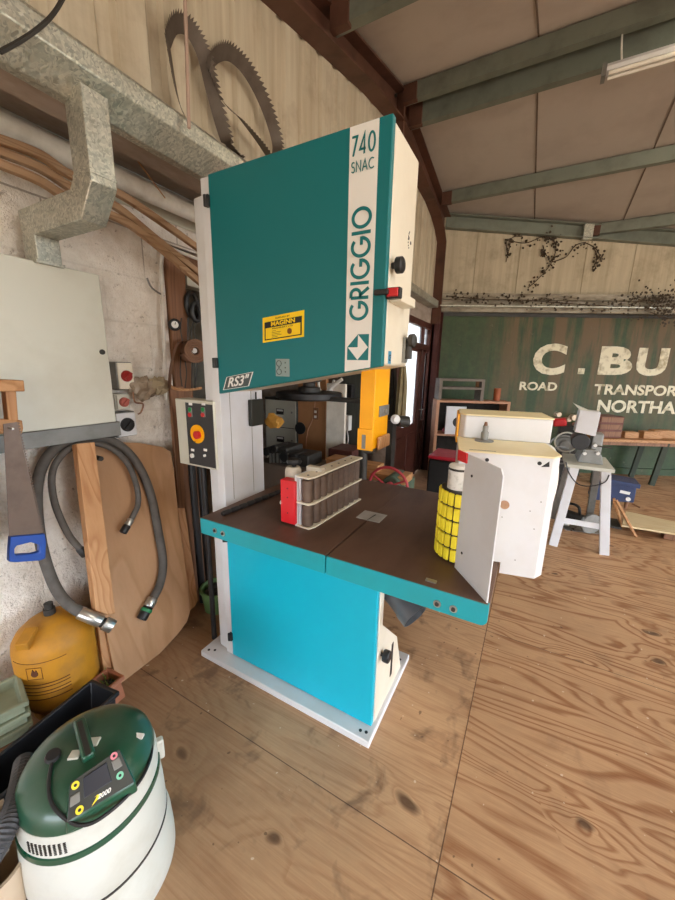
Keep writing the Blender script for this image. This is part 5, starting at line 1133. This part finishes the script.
sA, sB = onb(600, 430, .5), onb(625, 430, .5); hz = atw(612, 417, .5).z
b = MB(); b.prism([wp(sA, zq, .15), wp(sB, zq, .15), wp(sB, zq, .45), wp(sA, zq, .45)], (0, 0, hz-zq)); b.build('carcass', mat('mahogany', '#6b3422', .5, 0, '#45201a', .6, 8), bxs, bevel=.004)
for k in range(3):
    b = MB(); z_ = zq+.02+k*(hz-zq)/3; b.prism([wp(sA+.02, z_, .45), wp(sB-.02, z_, .45), wp(sB-.02, z_, .465), wp(sA+.02, z_, .465)], (0, 0, (hz-zq)/3-.03)); b.build('slat', m_dkwood, bxs, bevel=.003)
for k, (xa, xb_, ya, yb2, lb) in enumerate(((645, 664, 426, 433, 'left timber offcut stacked on the long workbench'), (655, 676, 420, 430, 'upper right timber offcut stacked on the long workbench'), (626, 640, 428, 434, 'small grey offcut near the box on the long workbench'), (664, 678, 431, 436, 'lowest timber offcut at right end of the workbench'))):
    off = .42-.08*(k % 2); a_ = onb(xa, 430, off); c_ = onb(xb_, 430, off); zA, zB = atw(xa, yb2, off).z, atw(xa, ya, off).z
    if k != 1: zB = zq+.001+(zB-zA); zA = zq+.001
    else: zA = zq+.06; zB = zA+.05
    b = MB(); b.prism([wp(a_, zA, off), wp(c_, zA, off), wp(c_, zA, off-.12), wp(a_, zA, off-.12)], (0, 0, zB-zA)); tag(b.build('timber_offcut', m_woodx, bevel=.003), lb, 'timber', 'offcuts on the long workbench')
# shelving at the left end of the container
m_salm = mat('pinkish_timber', '#b98a6d', .7, 0, '#8a5f45', .5, 6)
def shelf(label, x0p, x1p, yt, off, m, levels, zbot, name='shelf_unit'):
    sa, sb_ = onb(x0p, yt, off), onb(x1p, yt, off); zt3 = (atw(x0p, yt, off).z+atw(x1p, yt, off).z)/2; t = thing(name, label, 'shelf', wp((sa+sb_)/2, zbot, off))
    for s_ in (sa, sb_-.04): b = MB(); b.prism([wp(s_, zbot, off), wp(s_+.04, zbot, off), wp(s_+.04, zbot, off-.28), wp(s_, zbot, off-.28)], (0, 0, zt3-zbot)); b.build('side_panel', m, t)
    for z_ in [zt3-.03]+levels: b = MB(); b.prism([wp(sa+.04, z_, off), wp(sb_-.04, z_, off), wp(sb_-.04, z_, off-.28), wp(sa+.04, z_, off-.28)], (0, 0, .03)); b.build('shelf_board', m, t)
    return t, zt3, sa, sb_
zc1 = atw(450, 434, .62).z-.03
t2, zlo, sa2, sb2 = shelf('pink-brown timber shelf unit standing left of the power feeder', 437, 511, 401, .62, m_salm, [zc1, zc1-.33, zc1-.66, .05], 0)
b = MB(); b.prism([wp(sa2, .02, .335), wp(sb2, .02, .335), wp(sb2, zlo-.03, .335), wp(sa2, zlo-.03, .335)], -N*.01); b.build('back_panel', m_dcloth, t2)
t1, zhi, sa1, sb1 = shelf('weathered grey shelf box standing on the pink-brown shelf unit', 440, 485.5, 379, .60, mat('weathered_grey_wood', '#766b60', .7, 0, '#4a4038', .6, 6), [zlo+.15], zlo+.001)
b = MB(); c_ = wp(onb(478, 395, .45), zlo+.181, .45); b.cyl(c_, c_+V((0, 0, .09)), .045, n=18); tag(b.build('tan_tin', m_card), 'tan round tin on the weathered grey shelf box', 'tin')
b = MB(); c_ = wp(onb(497, 395, .45), zlo+.001, .45); b.cyl(c_, c_+V((0, 0, .17)), .045, n=16); tag(b.build('orange_tin', mat('rusty_orange', '#a5562f', .6)), 'rusty orange tin beside the weathered grey shelf box', 'tin')
sA, sB = onb(446, 420, .64), onb(458, 420, .64); zA, zB = atw(452, 435, .64).z, atw(452, 411, .64).z
tt = thing('white_carton', 'white printed carton with a black round mark in the shelf unit', 'carton', wp((sA+sB)/2, zA, .66)); b = MB(); b.prism([wp(sA, zc1+.031, .60), wp(sB+.1, zc1+.031, .60), wp(sB+.1, zc1+.031, .64), wp(sA, zc1+.031, .64)], (0, 0, zB-zc1+.031)); cb_ = b.build('carton_body', m_white, tt)
b = MB(); c_ = wp(sB, (zc1+.031+zB)/2+.01, .641); b.cyl(c_, c_+N*.002, .07, n=24); b.build('round_mark', m_ink, cb_)
crumple('dark_cloth', 'dark cloth bundle with pink trim hanging from the shelf unit', 'cloth', atw(455, 430, .45), .10, m_dcloth, 31, 3, (1, .6, 1.3))
crumple('pink_rag', 'small pink rag beside the dark cloth on the shelf unit', 'rag', wp((atw(446, 431, .55)-W0).dot(U), zc1+.075, .55), .05, mat('pink_cloth', '#d17b93', .8), 33, 2, (1, .6, 1))
st_ = thing('red_stool', 'black sided stool with a red padded top behind the feeder', 'stool', at(444, 500, 'Y', 3.6)); 
p_ = at(443, 452, 'Y', 3.6); st_.location = (p_.x+.05, 3.8, 0); WM[st_.name] = Matrix.Translation(st_.location); xx = p_.x+.05
b = MB(); b.box((xx-.19, 3.6, .001), (xx+.22, 4.0, p_.z-.09)); b.build('stool_body', mat('black_vinyl', '#0c0b0b', .6), st_, bevel=.02); b = MB(); b.box((xx-.20, 3.59, p_.z-.088), (xx+.23, 4.01, p_.z-.05)); b.build('stool_pad', mat('red_vinyl', '#a3182b', .45), st_, bevel=.02, seg=3)

# ================================================================== BEHIND THE SAW TABLE
def D(px, py_, Y): return at(px, py_, 'Y', Y)
# green machine with red handwheel
hw = thing('handwheel_machine', 'green cast machine with a red spoked handwheel behind the table', 'machine', (D(388, 475, 2.5).x, 2.6, 0))
Yh = 2.5; o = D(388, 487, Yh); rw = (D(407, 480, Yh)-D(369, 480, Yh)).length/2; 
b = MB(); b.tube([o+V((math.cos(a)*rw, 0, math.sin(a)*rw)) for a in [2*PI*i/40 for i in range(40)]], .011, 10, closed=True); whl = b.build('handwheel_rim', mat('dull_red', '#b23a45', .45, 0, '#8a2a34', .5, 10), hw)
b = MB(); b.cyl(o+V((0, -.02, 0)), o+V((0, .05, 0)), .03, n=16)
for a in (.5, 2.6, 4.7): b.cyl(o, o+V((math.cos(a)*rw, 0, math.sin(a)*rw)), .008, n=8)
b.build('spokes', mat('dull_red', '#b23a45'), whl)
b = MB(); b.box((o.x-.16, Yh+.1, .001), (o.x+.08, Yh+.45, o.z-.02)); b.cyl(o+V((0, .05, 0)), o+V((0, .3, 0)), .07, n=20); b.build('casting', mat('machine_green', '#4a5d4c', .5, 0, '#2f3c31', .6, 8), hw, bevel=.01)
b = MB(); b.box((o.x-.32, Yh+.1, o.z+.0), (o.x+.10, Yh+.30, o.z+.06)); b.build('timber_bed', m_woodx, hw, bevel=.004)
b = BX((o.x-.30, Yh+.12, o.z+.061), (o.x-.14, Yh+.26, o.z+.115)); tag(b.build('timber_block', m_woodx, bevel=.004), 'small timber block on the green machine below the yellow guard', 'timber')
# filing cabinet and brown board in the annexe
fcb = D(281, 430, 3.5); xa, xb_ = D(265.5, 400, 3.5).x, D(296.5, 400, 3.5).x; zt4 = D(281, 398.5, 3.5).z
fl_ = thing('filing_cabinet', 'light grey filing cabinet in the annexe behind the saw', 'filing cabinet', ((xa+xb_)/2, 3.75, 0))
BX((xa-.01, 3.5, .001), (xb_+.012, 4.05, zt4+.01)).build('cabinet_body', m_dark, fl_, bevel=.004)
zd = [zt4-.02, D(281, 427.5, 3.5).z, D(281, 455, 3.5).z, .36, .04]
for k in range(4):
    dw = BX((xa+.006, 3.488, zd[k+1]+.008), (xb_-.004, 3.5, zd[k]-.002)).build('drawer', m_panel, fl_, bevel=.002); zc_ = (zd[k]+zd[k+1])/2+.03; xm = (xa+xb_)/2
    BX((xm-.055, 3.482, zc_-.035), (xm+.055, 3.488, zc_+.035)).build('handle_recess', m_black, dw); BX((xm-.045, 3.480, zc_+.005), (xm+.045, 3.483, zc_+.027)).build('card_label', m_stripe, dw)
    BX((xb_-.07, 3.482, zc_-.01), (xb_-.05, 3.488, zc_+.012)).build('drawer_lock', m_grey, dw)
Yd_ = 3.35; xa2, xb2 = D(298, 400, Yd_).x, D(326, 400, Yd_).x; zt5 = D(312, 401, Yd_).z
bd_ = thing('brown_board_door', 'tall brown board with a curved pencil line beside the filing cabinet', 'board', ((xa2+xb2)/2, Yd_, 0))
BX((xa2, Yd_, .001), (xb2, Yd_+.05, zt5+.25)).build('board', m_card, bd_, bevel=.003)
b = MB(); b.tube(smooth_path([D(x, y, Yd_-.002) for x, y in ((315, 402), (313, 418), (308, 430), (306, 445), (308, 465))], 5), .006, 5); b.build('curved_edge_strip', m_salm, bd_)
o = D(316, 414, Yd_); b = BX((o.x-.03, Yd_-.012, o.z-.06), (o.x+.035, Yd_, o.z+.07)); sp_ = b.build('switch_plate', m_dkwood, bd_)
for dz in (-.03, .025): BX((o.x-.012, Yd_-.018, o.z+dz-.012), (o.x+.014, Yd_-.012, o.z+dz+.014)).build('push_button', m_stripe, sp_)
o = D(299, 428, Yd_); b = MB(); b.cyl(o+V((.02, -.01, 0)), o+V((.02, .0, 0)), .07, n=24); b.build('round_hole', m_black, bd_)
xc2, xd2 = D(326.5, 400, 3.3).x, D(345, 400, 3.3).x
tag(BX((xc2, 3.3, .001), (xd2, 3.34, zt5+.2)).build('white_board', mat('grubby_white_board', '#ebe5d8', .7, 0, '#b5ab9c', .6, 4), bevel=.003), 'grubby white board standing right of the brown board', 'board')
# round black machine table under the upper housing
Yt = 2.45; o = D(309, 395, Yt); rt_ = (D(337, 396, Yt)-D(282, 396, Yt)).length/2
dt = thing('drill_press', 'pillar drill with a round black table seen under the housing', 'drill press', (o.x, Yt+.1, 0))
b = MB(); b.lathe([(0, -.03), (rt_*.9, -.03), (rt_, -.02), (rt_, .02), (rt_*.96, .025), (0, .025)], o, n=48); b.build('round_table', m_black, dt)
b = MB(); b.lathe([(0, .025), (.09, .025), (.09, .06), (.05, .07), (.05, .10), (.1, .11), (.1, .18), (0, .18)], o, n=24); b.build('spindle_hub', m_dark, dt)
b = MB(); pxx = D(365, 400, Yt-.05).x; b.cyl((pxx, Yt-.05, .01), (pxx, Yt-.05, 2.0), .035, n=18); b.box((o.x, Yt-.09, o.z-.03), (pxx, Yt-.01, o.z+.0)); b.build('pillar', m_dark, dt); b = MB(); b.lathe([(0, 0), (.14, 0), (.14, .03), (.06, .05), (0, .05)], (pxx, Yt-.05, .001), n=28); b.build('base', m_dark, dt)
for k, pts in enumerate((((318, 376), (320, 390), (330, 392), (334, 380)), ((322, 398), (331, 388), (342, 379)))):
    b = MB(); b.tube(smooth_path([D(x, y, 2.75) for x, y in pts], 5), .012 if k == 0 else .017, 8); tag(b.build('white_tube', m_pipe), ['looped white cable above the round black table', 'short white rod slanting right of the round black table'][k], 'tube')
# engine-like clutter on a stand below the cabinet
en = thing('old_engine', 'greasy black engine block on a bench below the filing cabinet', 'engine', (D(283, 460, 2.6).x, 2.7, 0)); Ye = 2.6
def e2(px, py_, d=0): return D(px, py_, Ye+d)
b = MB(); b.box((e2(265, 460).x-.1, Ye-.02, .001), (e2(309, 460).x, Ye+.4, e2(285, 466).z)); b.build('wooden_bench', mat('grey_brown_bench', '#6d5c4f', .8, 0, '#43382f', .5, 5), en)
b = MB(); b.box((e2(268, 460).x, Ye+.03, e2(285, 466).z), (e2(285, 460).x, Ye+.3, e2(285, 449).z)); b.box((e2(284, 460).x, Ye+.05, e2(285, 466).z), (e2(305, 460).x, Ye+.3, e2(285, 454).z)); b.build('block', m_dark, en, bevel=.012)
b = MB(); 
for px, py_, r in ((272, 450, .04), (280, 447, .035), (290, 455, .05), (299, 456, .04)): o = e2(px, py_, .1); b.cyl(o+V((0, -.1, 0)), o+V((0, .1, 0)), r, n=18)
b.build('cylinders', m_black, en, bevel=.005)
b = MB()
for k in range(6): o = e2(269+k*3.5, 458, -.0); b.box((o.x-.006, Ye+.01, o.z-.05), (o.x+.008, Ye+.03, o.z+.04))
o_ = b.build('cooling_fins', m_grey, en)
# tan leather glove on the column edge
crumple('work_glove', 'tan leather work glove hanging beside the black switch box', 'glove', D(274, 421, 1.75), .062, mat('tan_leather', '#c9963f', .6, 0, '#8a5f2a', .7, 9), 41, 2, (1, .5, .75))
# clutter between board and guard
def cl(name, label, cat, px0, px1, py0, py1, Y, d, m, bv=.004):
    a_, c_ = D(px0, py1, Y), D(px1, py0, Y); return tag(BX((a_.x, Y, a_.z), (c_.x, Y+d, c_.z)).build(name, m, bevel=bv), label, cat)
bk_ = D(350, 430, 3.6)
tag(BX((D(338, 400, 3.7).x, 3.7, .001), (D(362, 400, 3.7).x, 3.76, 2.1)).build('corrugated_panel', mat('dark_grey_green_sheet', '#4a4d48', .7, 0, '#2c2e2b', .6, 6, stretch=(6, 6, .6))), 'dark grey-green upright panel behind the yellow blade guard', 'panel')
cl('fuse_box', 'small white electrical box on the dark panel behind the guard', 'box', 340, 349, 416, 430, 3.62, .079, m_stripe)
cl('black_fuse_box', 'small black box with white label above the white electrical box', 'box', 340, 352, 385, 400, 3.62, .079, m_black)
b = MB(); b.tube(smooth_path([D(x, y, 3.66) for x, y in ((347, 431), (348, 440), (345, 450), (338, 452))], 5), .009, 8); tag(b.build('white_cable', m_pipe), 'white cable drooping from the white electrical box', 'cable')
tag(BX((D(328, 455, 3.0).x, 3.0, .001), (D(352, 455, 3.0).x, 3.3, D(340, 450, 3.0).z)).build('dark_red_crate', mat('dark_red_wood', '#4e241c', .6, 0, '#2e1712', .5, 8), bevel=.006), 'dark red-brown crate standing right of the brown board', 'crate')
tag(BX((D(331, 465, 2.9).x, 2.8, .001), (D(358, 465, 2.9).x, 2.98, D(340, 457, 2.9).z)).build('timber_baulk', m_woodx, bevel=.005), 'pale timber baulk in front of the dark red-brown crate', 'timber')
# coats by the door
for k, (x0p, x1p, y0p, y1p, m, lb, Y) in enumerate(((388, 398, 366, 420, m_dcloth, 'dark coat hanging left of the khaki coat by the door', 4.02), (396, 408.5, 366, 424, m_cloth, 'khaki coat hanging beside the glazed door', 3.94))):
    a_, c_ = D(x0p, y1p, Y), D(x1p, y0p, Y); b = MB(); n_ = 14; prof = []
    for i in range(n_+1):
        t_ = i/n_; z_ = c_.z+(a_.z-c_.z)*t_; prof.append((z_, (c_.x-a_.x)/2*(.55+.45*min(1, t_*3)), .045+.05*t_))
    rings = []
    for z_, rx, ry in prof: rings.append([b.b.verts.new(((a_.x+c_.x)/2+rx*math.cos(q_)*(1+.10*math.sin(5*q_)), Y-.02+ry*math.sin(q_)*(1+.25*math.sin(7*q_)), z_)) for q_ in [2*PI*j/28 for j in range(28)]])
    for A_, B_ in zip(rings, rings[1:]):
        for j in range(28): b.face([A_[j], A_[(j+1) % 28], B_[(j+1) % 28], B_[j]])
    b.face(rings[0]); b.face(rings[-1][::-1]); tag(b.build('hanging_coat', m, ang=60), lb, 'coat', 'coats hanging by the door')
# bench grinder with white wheel
bg_ = thing('bench_grinder', 'bench grinder with a white stone just right of yellow guard', 'grinder', (D(404, 425, 3.3).x, 3.4, 0)); o = D(395, 419, 3.3)
b = MB(); b.cyl(o, o+V((.02, -.035, 0)), .045, n=24); b.cyl(o+V((.02, -.035, 0)), o+V((.03, -.045, 0)), .03, n=20); b.build('grinding_stone', m_stripe, bg_, bevel=.004)
b = MB(); b.cyl(o+V((.02, .02, -.02)), o+V((.10, .10, -.03)), .055, n=24); b.build('motor', m_dark, bg_, bevel=.008)
b = MB(); b.box((o.x-.10, 3.36, .001), (o.x-.04, 3.46, o.z-.03)); b.build('pedestal', m_dark, bg_)
# strip light hung from the purlins
a_, c_ = atroof(603, 76, -.34), atroof(675, 52, -.34)
sl2 = thing('strip_light', 'unlit white fluorescent batten hung under the ridge purlins', 'light', a_)
ya = (a_.y+c_.y)/2; za = a_.z
b = MB(); b.prism([(a_.x, ya-.035, za), (a_.x, ya+.035, za), (a_.x, ya+.045, za+.02), (a_.x, ya+.02, za+.05), (a_.x, ya-.02, za+.05), (a_.x, ya-.045, za+.02)], (1.5, 0, 0)); b.build('batten_body', m_white, sl2)
for k in (-1, 1): b = MB(); b.cyl((a_.x+.03, ya+.026*k, za-.014), (a_.x+1.47, ya+.026*k, za-.014), .013, n=14); b.build('tube', mat('lamp_glass', '#f4f1e6', .2), sl2)
b = MB(); b.box((a_.x-.012, ya-.045, za-.03), (a_.x+.015, ya+.045, za+.05)); b.build('end_cap', m_grey, sl2)
for xx_ in (.10, 1.3): b = MB(); b.tube(smooth_path([(a_.x+xx_, ya, za+.05), (a_.x+xx_-.02, ya-.01, za+.16), (a_.x+xx_-.03, ya, roofz(ya)-.03)], 4), .006, 6); b.build('hanger', m_pipe, sl2)
# lit strip light beyond the right of the frame, glowing on the ridge purlins
lt = thing('lit_strip_light', 'lit fluorescent batten close under the ridge, off to the right', 'light', (.7, 3.4, 3.6))
b = MB(); b.box((.70, 3.36, 3.76), (2.15, 3.44, 3.80)); b.build('batten_body', m_white, lt)
b = MB(); b.cyl((.74, 3.40, 3.745), (2.1, 3.40, 3.745), .013, n=12); b.build('lit_tube', mat('lit_tube', '#fff1d8', .3, emit=LAMP), lt)

# ================================================================== LIGHT
sc = bpy.context.scene
w = bpy.data.worlds.new('world'); sc.world = w; w.use_nodes = True; nt = w.node_tree; bg = nt.nodes['Background']
tc = nt.nodes.new('ShaderNodeTexCoord'); sp = nt.nodes.new('ShaderNodeSeparateXYZ'); rp = nt.nodes.new('ShaderNodeValToRGB')
nt.links.new(tc.outputs['Generated'], sp.inputs[0]); nt.links.new(sp.outputs[2], rp.inputs[0]); nt.links.new(rp.outputs[0], bg.inputs[0])
e = rp.color_ramp.elements; e[0].position = 0.0; e[0].color = (.30, .27, .22, 1); e[1].position = .03; e[1].color = (.80, .89, 1, 1)
bg.inputs[1].default_value = WORLD
vs = sc.view_settings; vs.view_transform = 'Standard'; vs.look = 'None'; vs.exposure = EXPO; vs.gamma = 1
def area(name, loc, tgt, sx, sy, power, col):
    l = bpy.data.lights.new(name, 'AREA'); l.shape = 'RECTANGLE'; l.size = sx; l.size_y = sy; l.energy = power; l.color = col
    o = bpy.data.objects.new(name, l); C.objects.link(o); o.location = loc
    o.rotation_euler = (V(tgt)-V(loc)).to_track_quat('-Z', 'Y').to_euler(); return o
# working strip lights further back in the workshop, behind the viewer and to the right
def fitting(x, y, z, name_label, L=1.5):
    t = thing('ceiling_strip_light', name_label, 'light', (x, y, z), 0)
    BX((x, y-.05, z+.03), (x+L, y+.05, z+.09)).build('batten_body', m_white, t)
    l = bpy.data.lights.new('strip_lamp', 'AREA'); l.shape = 'RECTANGLE'; l.size = L; l.size_y = .08; l.energy = LAMPW; l.color = (1, .93, .80)
    o = bpy.data.objects.new('strip_lamp', l); C.objects.link(o); o.location = (x+L/2, y, z+.0)
fitting(.6, .6, 3.05, 'ceiling strip light above and to the right of the viewer')
fitting(2.8, 3.1, 3.5, 'ceiling strip light under the ridge, out of view to the right')
